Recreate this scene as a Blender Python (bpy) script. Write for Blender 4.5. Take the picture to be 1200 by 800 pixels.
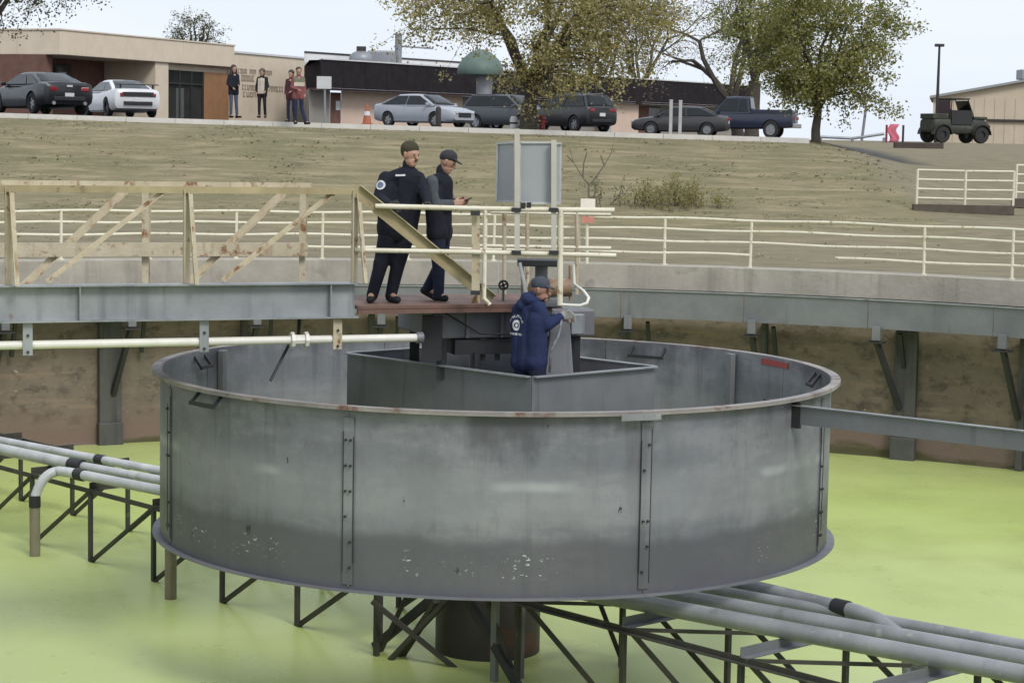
import bpy, bmesh, math, random
from mathutils import Vector, Matrix, noise as mnoise
from math import sin, cos, pi, radians as R, sqrt, atan2

for o in list(bpy.data.objects): bpy.data.objects.remove(o)
S = bpy.context.scene
COL = S.collection
rnd = random.Random(7)

# ------------------------------------------------------------------ camera
# origin: axis of the round steel drum at water level; X right, Y away from the camera
CAM_D, CAM_Z = 23.5, 5.88
FPX = 2445.0                                   # focal length in photo pixels (1200 wide)
cam_d = bpy.data.cameras.new('camera'); cam = bpy.data.objects.new('camera', cam_d); COL.objects.link(cam)
cam_d.sensor_width = 36.0; cam_d.lens = 36.0*FPX/1200.0
cam_d.clip_start = 0.1; cam_d.clip_end = 6000
CAMROT = Matrix.Rotation(R(-0.41), 3, 'Z') @ Matrix.Rotation(R(90-5.67), 3, 'X') @ Matrix.Rotation(R(1.05), 3, 'Z')
CAMLOC = Vector((0, -CAM_D, CAM_Z))
cam.matrix_world = Matrix.Translation(CAMLOC) @ CAMROT.to_4x4()
S.camera = cam

# ------------------------------------------------------------------ sky, sun, exposure
SUN_EL, SUN_AZ = 46.0, 150.0                   # azimuth clockwise from +Y: behind the camera, to its right
w = bpy.data.worlds.new('World'); S.world = w; w.use_nodes = True
nt = w.node_tree; nt.nodes.clear()
def wn(t): return nt.nodes.new(t)
out = wn('ShaderNodeOutputWorld'); bg = wn('ShaderNodeBackground'); sky = wn('ShaderNodeTexSky')
sky.sky_type = 'NISHITA'; sky.sun_disc = False
sky.sun_elevation = R(SUN_EL); sky.sun_rotation = R(SUN_AZ); sky.air_density = 1.4; sky.dust_density = 4.0; sky.ozone_density = 1.0
tc = wn('ShaderNodeTexCoord'); mp = wn('ShaderNodeMapping'); mp.inputs['Scale'].default_value = (1, 1, 4.0)
nz = wn('ShaderNodeTexNoise'); nz.inputs['Scale'].default_value = 3.2; nz.inputs['Detail'].default_value = 6; nz.inputs['Roughness'].default_value = .55
rp = wn('ShaderNodeValToRGB'); rp.color_ramp.elements[0].position = .36; rp.color_ramp.elements[1].position = .66
rp.color_ramp.elements[0].color = (.84, .84, .84, 1); rp.color_ramp.elements[1].color = (.98, .98, .98, 1)
mx = wn('ShaderNodeMix'); mx.data_type = 'RGBA'
mx.inputs[7].default_value = (6.8, 7.35, 8.15, 1)     # the cloud sheet
nt.links.new(tc.outputs['Generated'], mp.inputs[0]); nt.links.new(mp.outputs[0], nz.inputs['Vector'])
nt.links.new(nz.outputs['Fac'], rp.inputs[0]); nt.links.new(rp.outputs[0], mx.inputs[0])
nt.links.new(sky.outputs[0], mx.inputs[6]); nt.links.new(mx.outputs[2], bg.inputs[0]); nt.links.new(bg.outputs[0], out.inputs[0])
bg.inputs[1].default_value = 0.10
sl = bpy.data.lights.new('sun', 'SUN'); sun = bpy.data.objects.new('sun', sl); COL.objects.link(sun)
sl.energy = 1.5; sl.angle = R(18); sl.color = (1.0, .975, .94)
sd = Vector((sin(R(SUN_AZ))*cos(R(SUN_EL)), cos(R(SUN_AZ))*cos(R(SUN_EL)), sin(R(SUN_EL))))
sun.rotation_euler = sd.to_track_quat('Z', 'Y').to_euler()
S.view_settings.view_transform = 'Standard'; S.view_settings.look = 'None'
S.view_settings.exposure = 0.46; S.view_settings.gamma = 1.0; S.view_settings.use_curve_mapping = False
S.render.engine = 'CYCLES'
S.render.resolution_x, S.render.resolution_y = 1024, 682

# ------------------------------------------------------------------ survey helpers: photo pixel -> surveyed point
def ray(px, py): return (CAMROT @ Vector(((px-600)/FPX, -(py-400)/FPX, -1))).normalized()
def W(px, py, d):                              # at d metres (along Y) from the camera
    r = ray(px, py); return CAMLOC + r*(d/r.y)
def onz(px, py, z):                            # on a level plane
    r = ray(px, py); return CAMLOC + r*((z-CAM_Z)/r.z)

# ------------------------------------------------------------------ materials
MATS = {}
def mk(name, c1, c2=None, scale=4.0, rough=.6, metal=0.0, stretch=(1, 1, 1), bump=0.0, bscale=None, rust=None, spec=.5, detail=6, lo=.3, hi=.7, streak=None):
    """two-tone noise; rust=(colour, threshold 0..1, scale); streak=(colour, threshold, scale) runs vertically"""
    m = bpy.data.materials.new(name); m.use_nodes = True; t = m.node_tree; N = t.nodes; L = t.links
    b = N['Principled BSDF']; b.inputs['Roughness'].default_value = rough; b.inputs['Metallic'].default_value = metal
    b.inputs['Specular IOR Level'].default_value = spec
    if c2 is None: c2 = tuple(x*.78 for x in c1)
    co = N.new('ShaderNodeTexCoord'); ma = N.new('ShaderNodeMapping'); ma.inputs['Scale'].default_value = stretch
    L.new(co.outputs['Object'], ma.inputs[0])
    def nse(sc, vec, det=detail):
        n = N.new('ShaderNodeTexNoise'); n.inputs['Scale'].default_value = sc; n.inputs['Detail'].default_value = det; n.inputs['Roughness'].default_value = .6
        L.new(vec, n.inputs['Vector']); return n.outputs['Fac']
    def ramp(x, a, bb):
        r = N.new('ShaderNodeMapRange'); r.inputs[1].default_value = a; r.inputs[2].default_value = bb; L.new(x, r.inputs[0]); return r.outputs[0]
    def mix(f, a, bb):
        x = N.new('ShaderNodeMix'); x.data_type = 'RGBA'; L.new(f, x.inputs[0])
        for i, v in ((6, a), (7, bb)):
            if isinstance(v, tuple): x.inputs[i].default_value = (*v, 1)
            else: L.new(v, x.inputs[i])
        return x.outputs[2]
    f = nse(scale, ma.outputs[0]); col = mix(ramp(f, lo, hi), c1, c2)
    if streak:
        ms = N.new('ShaderNodeMapping'); ms.inputs['Scale'].default_value = (1, 1, .08); L.new(co.outputs['Object'], ms.inputs[0])
        g = nse(streak[2], ms.outputs[0]); col = mix(ramp(g, streak[1], streak[1]+.2), col, streak[0])
    if rust:
        g = nse(rust[2], ma.outputs[0]); col = mix(ramp(g, rust[1], rust[1]+.1), col, rust[0])
    L.new(col, b.inputs['Base Color'])
    rr = N.new('ShaderNodeMapRange'); rr.inputs[3].default_value = max(0, rough-.1); rr.inputs[4].default_value = min(1, rough+.12); L.new(f, rr.inputs[0]); L.new(rr.outputs[0], b.inputs['Roughness'])
    if bump:
        bp = N.new('ShaderNodeBump'); bp.inputs['Strength'].default_value = bump; bp.inputs['Distance'].default_value = .02
        L.new(nse(bscale or scale*4, co.outputs['Object']), bp.inputs['Height']); L.new(bp.outputs[0], b.inputs['Normal'])
    MATS[name] = m; return m

RUST = (.16, .055, .022)
CREAM = mk('cream_paint', (.70, .66, .54), (.58, .535, .41), 3, .6, bump=.2, bscale=40, rust=((.32, .20, .09), .60, 9))
CREAM_OLD = mk('weathered_cream_paint', (.52, .46, .33), (.39, .335, .225), 4, .65, bump=.3, bscale=30, rust=((.20, .095, .04), .57, 7), streak=((.24, .14, .065), .56, 9))
OLIVE = mk('weathered_truss_chord', (.40, .335, .19), (.26, .21, .12), 3, .7, rust=((.13, .075, .04), .62, 6))
GALV = mk('galvanised_steel', (.36, .38, .385), (.19, .205, .215), 1.1, .5, .2, (1, 1, 1), .08, 30, streak=((.15, .16, .17), .54, 5), rust=((.20, .12, .075), .66, 6))
GALV_D = mk('dull_galvanised_steel', (.205, .21, .222), (.135, .14, .152), 1.3, .55, .25, bump=.05, bscale=30, streak=((.09, .095, .105), .58, 6))
PIPEG = mk('grey_pipe_paint', (.27, .28, .29), (.165, .172, .18), 1.6, .36, bump=.1, bscale=25, rust=((.34, .33, .31), .60, 6), streak=((.13, .125, .115), .58, 4))
PIPEW = mk('white_pipe_paint', (.52, .535, .535), (.35, .36, .36), 2.5, .42, bump=.1, bscale=25, streak=((.26, .25, .22), .60, 4), rust=((.30, .27, .22), .70, 6))
PIPEB = mk('whitewashed_pipe', (.74, .72, .66), (.62, .60, .54), 3, .45, rust=((.40, .30, .20), .72, 9))
PIPED = mk('weathered_drop_pipe', (.24, .215, .15), (.17, .15, .10), 3, .6, streak=((.12, .10, .06), .55, 9))
RUBBER = mk('black_rubber', (.018, .018, .02), None, 5, .6)
DARKST = mk('dark_algae_steel', (.055, .052, .040), (.030, .030, .024), 4, .7, bump=.1, bscale=25, rust=((.10, .105, .055), .62, 6))
BLACKST = mk('blackened_steel', (.028, .028, .032), (.018, .018, .02), 3, .55, rust=((.07, .045, .03), .64, 6))
COLUMN = mk('rusty_black_column', (.022, .021, .023), (.045, .038, .034), 2, .5, rust=((.13, .045, .022), .57, 1.3))
DECKR = mk('rusty_red_deck', (.19, .10, .075), (.11, .065, .05), 4, .7, rust=((.30, .25, .21), .62, 6))
CONC = mk('coping_concrete', (.42, .385, .32), (.30, .275, .23), 1.6, .85, bump=.4, bscale=12, streak=((.22, .20, .165), .54, 2.2), rust=((.27, .245, .20), .6, 2))
CURB = mk('curb_concrete', (.58, .56, .52), (.48, .46, .42), 2, .85, bump=.2, bscale=14)
# tank wall: stained brown concrete with horizontal water lines and rough patches
def wall_mat():
    m = bpy.data.materials.new('stained_tank_concrete'); m.use_nodes = True; t = m.node_tree; N = t.nodes; L = t.links; b = N['Principled BSDF']
    b.inputs['Roughness'].default_value = 1.0; b.inputs['Specular IOR Level'].default_value = .05
    co = N.new('ShaderNodeTexCoord')
    def nse(sc, st, det=6, ro=.6):
        ma = N.new('ShaderNodeMapping'); ma.inputs['Scale'].default_value = st; L.new(co.outputs['Object'], ma.inputs[0])
        n = N.new('ShaderNodeTexNoise'); n.inputs['Scale'].default_value = sc; n.inputs['Detail'].default_value = det; n.inputs['Roughness'].default_value = ro; L.new(ma.outputs[0], n.inputs['Vector']); return n.outputs['Fac']
    def ramp(x, a, bb):
        r = N.new('ShaderNodeMapRange'); r.inputs[1].default_value = a; r.inputs[2].default_value = bb; L.new(x, r.inputs[0]); return r.outputs[0]
    def mix(f, a, bb):
        x = N.new('ShaderNodeMix'); x.data_type = 'RGBA'; L.new(f, x.inputs[0])
        for i, v in ((6, a), (7, bb)):
            if isinstance(v, tuple): x.inputs[i].default_value = (*v, 1)
            else: L.new(v, x.inputs[i])
        return x.outputs[2]
    c = mix(ramp(nse(.8, (1, 1, 1)), .35, .68), (.205, .165, .13), (.145, .12, .098))
    c = mix(ramp(nse(1.3, (.35, .35, 5)), .52, .70), c, (.245, .185, .135))          # horizontal lines
    c = mix(ramp(nse(1.2, (1, 1, .12)), .55, .72), c, (.15, .13, .105))            # runs down the wall
    c = mix(ramp(nse(2.6, (1, 1, 1.5), 8, .7), .50, .66), c, (.10, .083, .068))
    c = mix(ramp(nse(6, (1, 1, 2), 8, .7), .56, .70), c, (.235, .19, .15))
    c = mix(ramp(nse(5, (1, 1, 1.6)), .68, .74), c, (.34, .285, .23))               # spalled patches
    sp = N.new('ShaderNodeSeparateXYZ'); L.new(co.outputs['Object'], sp.inputs[0])
    ad = N.new('ShaderNodeMath'); ad.operation = 'ADD'; L.new(sp.outputs[2], ad.inputs[0])
    mu = N.new('ShaderNodeMath'); mu.operation = 'MULTIPLY'; mu.inputs[1].default_value = .9; L.new(nse(1.1, (.5, .5, 2)), mu.inputs[0]); L.new(mu.outputs[0], ad.inputs[1])
    c = mix(ramp(ad.outputs[0], 1.25, .75), c, (.185, .135, .112))                    # reddish mud band left by the water
    c = mix(ramp(ad.outputs[0], .62, .50), c, (.09, .085, .045))                    # wet line
    L.new(c, b.inputs['Base Color'])
    bp = N.new('ShaderNodeBump'); bp.inputs['Strength'].default_value = .35; bp.inputs['Distance'].default_value = .03
    L.new(nse(7, (1, 1, 1)), bp.inputs['Height']); L.new(bp.outputs[0], b.inputs['Normal'])
    return m
WALL = wall_mat()

def drum_mat():
    m = bpy.data.materials.new('weathered_drum_steel'); m.use_nodes = True; t = m.node_tree; N = t.nodes; L = t.links; b = N['Principled BSDF']
    b.inputs['Metallic'].default_value = .35; b.inputs['Specular IOR Level'].default_value = .4
    co = N.new('ShaderNodeTexCoord')
    def nse(sc, st, det=6, ro=.6):
        ma = N.new('ShaderNodeMapping'); ma.inputs['Scale'].default_value = st; L.new(co.outputs['Object'], ma.inputs[0])
        n = N.new('ShaderNodeTexNoise'); n.inputs['Scale'].default_value = sc; n.inputs['Detail'].default_value = det; n.inputs['Roughness'].default_value = ro; L.new(ma.outputs[0], n.inputs['Vector']); return n.outputs['Fac']
    def mth(op, a, bb):
        x = N.new('ShaderNodeMath'); x.operation = op
        for i, v in ((0, a), (1, bb)):
            if isinstance(v, (int, float)): x.inputs[i].default_value = v
            else: L.new(v, x.inputs[i])
        return x.outputs[0]
    def ramp(x, a, bb):
        r = N.new('ShaderNodeMapRange'); r.interpolation_type = 'SMOOTHSTEP'; r.inputs[1].default_value = a; r.inputs[2].default_value = bb; L.new(x, r.inputs[0]); return r.outputs[0]
    def mix(f, a, bb):
        x = N.new('ShaderNodeMix'); x.data_type = 'RGBA'; L.new(f, x.inputs[0])
        for i, v in ((6, a), (7, bb)):
            if isinstance(v, tuple): x.inputs[i].default_value = (*v, 1)
            else: L.new(v, x.inputs[i])
        return x.outputs[2]
    big = nse(.7, (1, 1, 1)); mid = nse(2.2, (1, 1, .6)); strk = nse(3.0, (1, 1, .07)); fine = nse(14, (1, 1, 1))
    c = mix(ramp(big, .35, .65), (.238, .244, .278), (.186, .192, .222))
    oi = N.new('ShaderNodeObjectInfo'); c = mix(mth('MULTIPLY', oi.outputs['Random'], .45), c, (.165, .178, .205))
    c = mix(mth('MULTIPLY', ramp(nse(1.5, (.6, .6, 2.2), 10, .68), .44, .62), .55), c, (.31, .31, .338))
    c = mix(mth('MULTIPLY', ramp(nse(4.2, (1, 1, .8), 10, .72), .50, .64), .5), c, (.165, .163, .182))
    c = mix(mth('MULTIPLY', ramp(mid, .48, .70), .5), c, (.14, .147, .165))
    c = mix(mth('MULTIPLY', ramp(nse(9, (1, 1, .7), 8, .7), .54, .72), .4), c, (.12, .124, .138))
    c = mix(mth('MULTIPLY', ramp(strk, .54, .66), .45), c, (.105, .106, .118))
    c = mix(mth('MULTIPLY', ramp(nse(7, (1, 1, .05)), .63, .70), .35), c, (.16, .13, .11))          # vertical runs
    sp = N.new('ShaderNodeSeparateXYZ'); L.new(co.outputs['Object'], sp.inputs[0]); z = mth('ADD', sp.outputs[2], 1.44)
    edge = mth('ADD', z, mth('MULTIPLY', mth('SUBTRACT', nse(.8, (1, 1, .25), 4), .5), .34))
    c = mix(mth('MULTIPLY', ramp(edge, 2.06, 1.92), .80), c, (.112, .112, .13))      # tide band on the lower third
    edge2 = mth('ADD', z, mth('MULTIPLY', mth('SUBTRACT', nse(.9, (1, 1, .45)), .5), 2.6))
    c = mix(mth('MULTIPLY', ramp(edge2, 3.08, 3.55), .75), c, (.075, .074, .085))       # soot-dark stains below the rim
    lite = mth('ADD', z, mth('MULTIPLY', mth('SUBTRACT', nse(.7, (1, 1, .3), 2), .5), .16))
    band = mth('MULTIPLY', mth('MULTIPLY', ramp(lite, 2.44, 2.51), ramp(lite, 2.60, 2.52)), ramp(nse(.55, (1, 1, .2), 3), .50, .60))
    c = mix(mth('MULTIPLY', mth('MULTIPLY', ramp(lite, 2.05, 2.22), ramp(lite, 2.80, 2.50)), .42), c, (.335, .343, .37))
    c = mix(mth('MULTIPLY', band, .6), c, (.46, .48, .50))                         # mid-height glare on the steel, painted as a thin pale line
    zlow = mth('MULTIPLY', ramp(z, 1.56, 1.68), ramp(z, 1.92, 1.80))
    fl = mth('MULTIPLY', mth('MULTIPLY', ramp(nse(17, (1, 1, 2.2), 6), .62, .66), ramp(nse(1.1, (1, 1, .3)), .50, .58)), zlow)
    c = mix(fl, c, (.62, .64, .64))                                                  # white flaking spots
    c = mix(ramp(nse(5.5, (1, 1, .5), 4), .715, .74), c, (.06, .06, .065))             # dark chips
    c = mix(mth('MULTIPLY', ramp(nse(1.7, (1, 1, .5)), .66, .74), .35), c, (.20, .15, .12))
    L.new(c, b.inputs['Base Color'])
    r = N.new('ShaderNodeMapRange'); r.inputs[3].default_value = .32; r.inputs[4].default_value = .66; L.new(fine, r.inputs[0]); L.new(r.outputs[0], b.inputs['Roughness'])
    bp = N.new('ShaderNodeBump'); bp.inputs['Strength'].default_value = .25; bp.inputs['Distance'].default_value = .03
    L.new(mth('ADD', nse(.9, (1, 1, 1), 2), mth('MULTIPLY', fine, .06)), bp.inputs['Height']); L.new(bp.outputs[0], b.inputs['Normal'])
    return m
DRUM = drum_mat()

def algae_mat():
    m = bpy.data.materials.new('duckweed_scum'); m.use_nodes = True; t = m.node_tree; N = t.nodes; L = t.links; b = N['Principled BSDF']
    b.inputs['Specular IOR Level'].default_value = .5; b.inputs['Roughness'].default_value = .34
    co = N.new('ShaderNodeTexCoord')
    def nse(sc, st=(1, 1, 1), det=6, ro=.55):
        ma = N.new('ShaderNodeMapping'); ma.inputs['Scale'].default_value = st; L.new(co.outputs['Object'], ma.inputs[0])
        n = N.new('ShaderNodeTexNoise'); n.inputs['Scale'].default_value = sc; n.inputs['Detail'].default_value = det; n.inputs['Roughness'].default_value = ro; L.new(ma.outputs[0], n.inputs['Vector']); return n.outputs['Fac']
    def ramp(x, a, bb):
        r = N.new('ShaderNodeMapRange'); r.interpolation_type = 'SMOOTHSTEP'; r.inputs[1].default_value = a; r.inputs[2].default_value = bb; L.new(x, r.inputs[0]); return r.outputs[0]
    def mix(f, a, bb):
        x = N.new('ShaderNodeMix'); x.data_type = 'RGBA'; L.new(f, x.inputs[0])
        for i, v in ((6, a), (7, bb)):
            if isinstance(v, tuple): x.inputs[i].default_value = (*v, 1)
            else: L.new(v, x.inputs[i])
        return x.outputs[2]
    c = mix(ramp(nse(.16), .35, .65), (.43, .512, .155), (.46, .53, .195))
    c = mix(ramp(nse(.9), .45, .75), c, (.42, .49, .165))
    c = mix(ramp(nse(2.2, (1, .6, 1), 8, .65), .60, .72), c, (.38, .45, .14))
    c = mix(ramp(nse(7, det=8), .66, .74), c, (.27, .29, .09))
    c = mix(ramp(nse(22, det=3), .60, .75), c, (.54, .58, .25))
    L.new(c, b.inputs['Base Color'])
    r = N.new('ShaderNodeMapRange'); r.inputs[1].default_value = .3; r.inputs[2].default_value = .7; r.inputs[3].default_value = .22; r.inputs[4].default_value = .42; L.new(nse(.5), r.inputs[0]); L.new(r.outputs[0], b.inputs['Roughness'])
    bp = N.new('ShaderNodeBump'); bp.inputs['Strength'].default_value = .12; bp.inputs['Distance'].default_value = .01
    L.new(nse(26, det=3), bp.inputs['Height']); L.new(bp.outputs[0], b.inputs['Normal'])
    return m
ALGAE = algae_mat()

def ground_mat():
    """dry winter grass bank, worn soil beside the tank, gravel drive to the right, asphalt lot beyond the crest"""
    m = bpy.data.materials.new('dry_grass_and_gravel'); m.use_nodes = True; t = m.node_tree; N = t.nodes; L = t.links; b = N['Principled BSDF']
    b.inputs['Roughness'].default_value = .95; b.inputs['Specular IOR Level'].default_value = .15
    co = N.new('ShaderNodeTexCoord')
    def nse(sc, st=(1, 1, 1), det=7, ro=.62):
        ma = N.new('ShaderNodeMapping'); ma.inputs['Scale'].default_value = st; L.new(co.outputs['Object'], ma.inputs[0])
        n = N.new('ShaderNodeTexNoise'); n.inputs['Scale'].default_value = sc; n.inputs['Detail'].default_value = det; n.inputs['Roughness'].default_value = ro; L.new(ma.outputs[0], n.inputs['Vector']); return n.outputs['Fac']
    def mth(op, a, bb):
        x = N.new('ShaderNodeMath'); x.operation = op
        for i, v in ((0, a), (1, bb)):
            if isinstance(v, (int, float)): x.inputs[i].default_value = v
            else: L.new(v, x.inputs[i])
        return x.outputs[0]
    def ramp(x, a, bb):
        r = N.new('ShaderNodeMapRange'); r.interpolation_type = 'SMOOTHSTEP'; r.inputs[1].default_value = a; r.inputs[2].default_value = bb; L.new(x, r.inputs[0]); return r.outputs[0]
    def mix(f, a, bb):
        x = N.new('ShaderNodeMix'); x.data_type = 'RGBA'; L.new(f, x.inputs[0])
        for i, v in ((6, a), (7, bb)):
            if isinstance(v, tuple): x.inputs[i].default_value = (*v, 1)
            else: L.new(v, x.inputs[i])
        return x.outputs[2]
    sp = N.new('ShaderNodeSeparateXYZ'); L.new(co.outputs['Object'], sp.inputs[0])
    X, Y = sp.outputs[0], sp.outputs[1]
    g = mix(ramp(nse(.22, (1, 1.6, 0)), .35, .65), (.215, .182, .108), (.158, .148, .08))
    g = mix(mth('MULTIPLY', ramp(nse(1.1, (.5, 1.6, 0)), .46, .66), .8), g, (.30, .25, .155))
    g = mix(mth('MULTIPLY', ramp(nse(1.3, (.5, 1.6, 0), 9, .68), .46, .66), .7), g, (.135, .117, .068))
    g = mix(mth('MULTIPLY', ramp(nse(9, (.7, 1.2, 0)), .54, .70), .6), g, (.33, .28, .185))
    soil = mix(ramp(nse(1.6, (.5, 1.5, 0)), .38, .66), (.215, .185, .128), (.155, .135, .092))
    grav = mix(ramp(nse(2.2, (.6, 1.4, 0)), .35, .66), (.225, .195, .13), (.165, .145, .095))
    wob = mth('MULTIPLY', mth('SUBTRACT', nse(.35, (1, 1, 0)), .5), 9)
    c = mix(mth('MULTIPLY', ramp(mth('ADD', Y, wob), 25.0, 21.5), .8), g, soil)             # trodden ground round the tank
    c = mix(ramp(mth('ADD', X, mth('MULTIPLY', wob, .25)), 9.8, 10.8), c, grav)              # gravel drive
    asph = mix(ramp(nse(1.2, (1, 1, 0)), .3, .7), (.075, .074, .072), (.055, .055, .055))
    lot = mth('MULTIPLY', ramp(Y, 41.9, 42.0), ramp(X, 14.0, 12.5))
    c = mix(lot, c, asph)
    L.new(c, b.inputs['Base Color'])
    bp = N.new('ShaderNodeBump'); bp.inputs['Strength'].default_value = .12; bp.inputs['Distance'].default_value = .05
    L.new(nse(6), bp.inputs['Height']); L.new(bp.outputs[0], b.inputs['Normal'])
    return m
GROUND = ground_mat()

# ------------------------------------------------------------------ mesh builder
ORG = {}
def link(o): COL.objects.link(o); return o
def thing(name, label, cat, loc=(0, 0, 0), group=None):
    o = link(bpy.data.objects.new(name, None)); o.location = loc; o.empty_display_size = .2
    o['label'] = label; o['category'] = cat
    if group: o['group'] = group
    ORG[o.name] = Vector(loc); return o
def tag(o, label, cat, group=None):
    o['label'] = label; o['category'] = cat
    if group: o['group'] = group
    return o
class MB:
    def __init__(s): s.v = []; s.f = []; s.mi = []; s.cur = 0
    def add(s, vs, fs):
        k = len(s.v); s.v += [Vector(v) for v in vs]
        for f in fs: s.f.append(tuple(i+k for i in f)); s.mi.append(s.cur)
        return s
    def hexa(s, p): return s.add(p, [(0, 3, 2, 1), (4, 5, 6, 7), (0, 1, 5, 4), (1, 2, 6, 5), (2, 3, 7, 6), (3, 0, 4, 7)])
    def box(s, c, size, rot=None):
        c = Vector(c); a, b, d = (x/2 for x in size); M = rot or Matrix.Identity(3)
        return s.hexa([c+M@Vector(q) for q in ((-a, -b, -d), (a, -b, -d), (a, b, -d), (-a, b, -d), (-a, -b, d), (a, -b, d), (a, b, d), (-a, b, d))])
    def bar(s, p, q, w, h, up=(0, 0, 1)):           # rectangular section, w sideways, h along up
        p, q = Vector(p), Vector(q); d = (q-p).normalized(); u = Vector(up)
        if abs(d.dot(u)) > .98: u = Vector((0, 1, 0))
        x = d.cross(u).normalized(); y = x.cross(d).normalized(); a, b = w/2, h/2
        return s.hexa([p-x*a-y*b, p+x*a-y*b, p+x*a+y*b, p-x*a+y*b, q-x*a-y*b, q+x*a-y*b, q+x*a+y*b, q-x*a+y*b])
    def angle(s, p, q, w, t, side, up=(0, 0, 1)):    # an L section
        p, q = Vector(p), Vector(q); d = (q-p).normalized(); u = Vector(up)
        if abs(d.dot(u)) > .98: u = Vector((0, 1, 0))
        x = d.cross(u).normalized()*side; y = (x.cross(d)).normalized()
        if y.dot(u) < 0: y = -y
        def pl(a0, a1, b0, b1):
            s.hexa([p+x*a0+y*b0, p+x*a1+y*b0, p+x*a1+y*b1, p+x*a0+y*b1, q+x*a0+y*b0, q+x*a1+y*b0, q+x*a1+y*b1, q+x*a0+y*b1])
        pl(0, w, 0, t); pl(0, t, t, w); return s
    def tube(s, pts, r, n=10, cap=True):
        pts = [Vector(p) for p in pts]; rs = r if isinstance(r, (list, tuple)) else [r]*len(pts)
        k = len(s.v); prev = None
        for i, p in enumerate(pts):
            d = (pts[min(i+1, len(pts)-1)]-pts[max(i-1, 0)]).normalized()
            if prev is None:
                u = Vector((0, 0, 1)) if abs(d.z) < .9 else Vector((1, 0, 0)); x = d.cross(u).normalized()
            else: x = (prev-d*prev.dot(d)).normalized()
            prev = x; y = d.cross(x)
            for j in range(n):
                a = 2*pi*j/n; s.v.append(p+(x*cos(a)+y*sin(a))*rs[i])
        for i in range(len(pts)-1):
            for j in range(n):
                a, b = k+i*n+j, k+i*n+(j+1) % n; s.f.append((a, b, b+n, a+n)); s.mi.append(s.cur)
        if cap:
            s.f.append(tuple(k+j for j in reversed(range(n)))); s.mi.append(s.cur)
            e = k+(len(pts)-1)*n; s.f.append(tuple(e+j for j in range(n))); s.mi.append(s.cur)
        return s
    def lathe(s, prof, n=24, c=(0, 0, 0), a0=0, a1=2*pi, axis='Z'):
        k = len(s.v); full = abs(a1-a0-2*pi) < 1e-6; m = n if full else n+1; c = Vector(c)
        for i in range(m):
            a = a0+(a1-a0)*i/n
            for r, z in prof:
                v = Vector((r*sin(a), r*cos(a), z))
                if axis == 'Y': v = Vector((v.x, v.z, v.y))
                if axis == 'X': v = Vector((v.z, v.x, v.y))
                s.v.append(c+v)
        P = len(prof)
        for i in range(n):
            i2 = (i+1) % m
            for j in range(P-1):
                s.f.append((k+i*P+j, k+i2*P+j, k+i2*P+j+1, k+i*P+j+1)); s.mi.append(s.cur)
        return s
    def arcbar(s, r0, r1, z0, z1, a0, a1, n):        # closed solid following a circle about the axis
        k = len(s.v)
        for i in range(n+1):
            a = a0+(a1-a0)*i/n
            for r, z in ((r0, z0), (r1, z0), (r1, z1), (r0, z1)): s.v.append(Vector((r*sin(a), r*cos(a), z)))
        for i in range(n):
            for j in range(4):
                a, b = k+i*4+j, k+i*4+(j+1) % 4; s.f.append((a, b, b+4, a+4)); s.mi.append(s.cur)
        s.f.append((k+3, k+2, k+1, k)); s.f.append((k+n*4, k+n*4+1, k+n*4+2, k+n*4+3)); s.mi += [s.cur, s.cur]
        return s
    def sphere(s, c, r, n=10, m=7, sc=(1, 1, 1)):
        c = Vector(c); k = len(s.v); s.v.append(c+Vector((0, 0, r*sc[2])))
        for i in range(1, m):
            t = pi*i/m
            for j in range(n): s.v.append(c+Vector((r*sc[0]*sin(t)*cos(2*pi*j/n), r*sc[1]*sin(t)*sin(2*pi*j/n), r*sc[2]*cos(t))))
        s.v.append(c-Vector((0, 0, r*sc[2]))); e = len(s.v)-1
        for j in range(n):
            s.f.append((k, k+1+j, k+1+(j+1) % n)); s.mi.append(s.cur)
            for i in range(m-2):
                a, b = k+1+i*n+j, k+1+i*n+(j+1) % n; s.f.append((a, a+n, b+n, b)); s.mi.append(s.cur)
            a = k+1+(m-2)*n; s.f.append((a+j, e, a+(j+1) % n)); s.mi.append(s.cur)
        return s
    def prism(s, poly, h0, h1, f):                    # poly (u,v) extruded between h0 and h1; f(u,v,h) -> point
        n = len(poly)
        return s.add([f(u, v, h0) for u, v in poly]+[f(u, v, h1) for u, v in poly],
                     [tuple(reversed(range(n))), tuple(range(n, 2*n))]+[(i, (i+1) % n, (i+1) % n+n, i+n) for i in range(n)])
    def build(s, name, mat, parent=None, smooth=False, bevel=0, kind=None):
        root = parent
        while root is not None and root.parent is not None: root = root.parent
        off = ORG.get(root.name, Vector()) if root is not None else Vector()
        me = bpy.data.meshes.new(name); me.from_pydata([v-off for v in s.v], [], s.f)
        mats = mat if isinstance(mat, (list, tuple)) else [mat]
        for x in mats: me.materials.append(x)
        if len(mats) > 1: me.polygons.foreach_set('material_index', s.mi)
        bm = bmesh.new(); bm.from_mesh(me); bmesh.ops.recalc_face_normals(bm, faces=bm.faces); bm.to_mesh(me); bm.free()
        if smooth:
            me.polygons.foreach_set('use_smooth', [True]*len(me.polygons))
            if smooth is not True: me.set_sharp_from_angle(angle=R(smooth))
        o = link(bpy.data.objects.new(name, me))
        if parent is not None: o.parent = parent
        if bevel:
            b = o.modifiers.new('bevel', 'BEVEL'); b.width = bevel; b.segments = 2; b.limit_method = 'ANGLE'; b.angle_limit = R(40)
        if kind: o['kind'] = kind
        return o
def bake(o):
    dg = bpy.context.evaluated_depsgraph_get(); me = bpy.data.meshes.new_from_object(o.evaluated_get(dg))
    o.modifiers.clear(); o.data = me; return o
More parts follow.
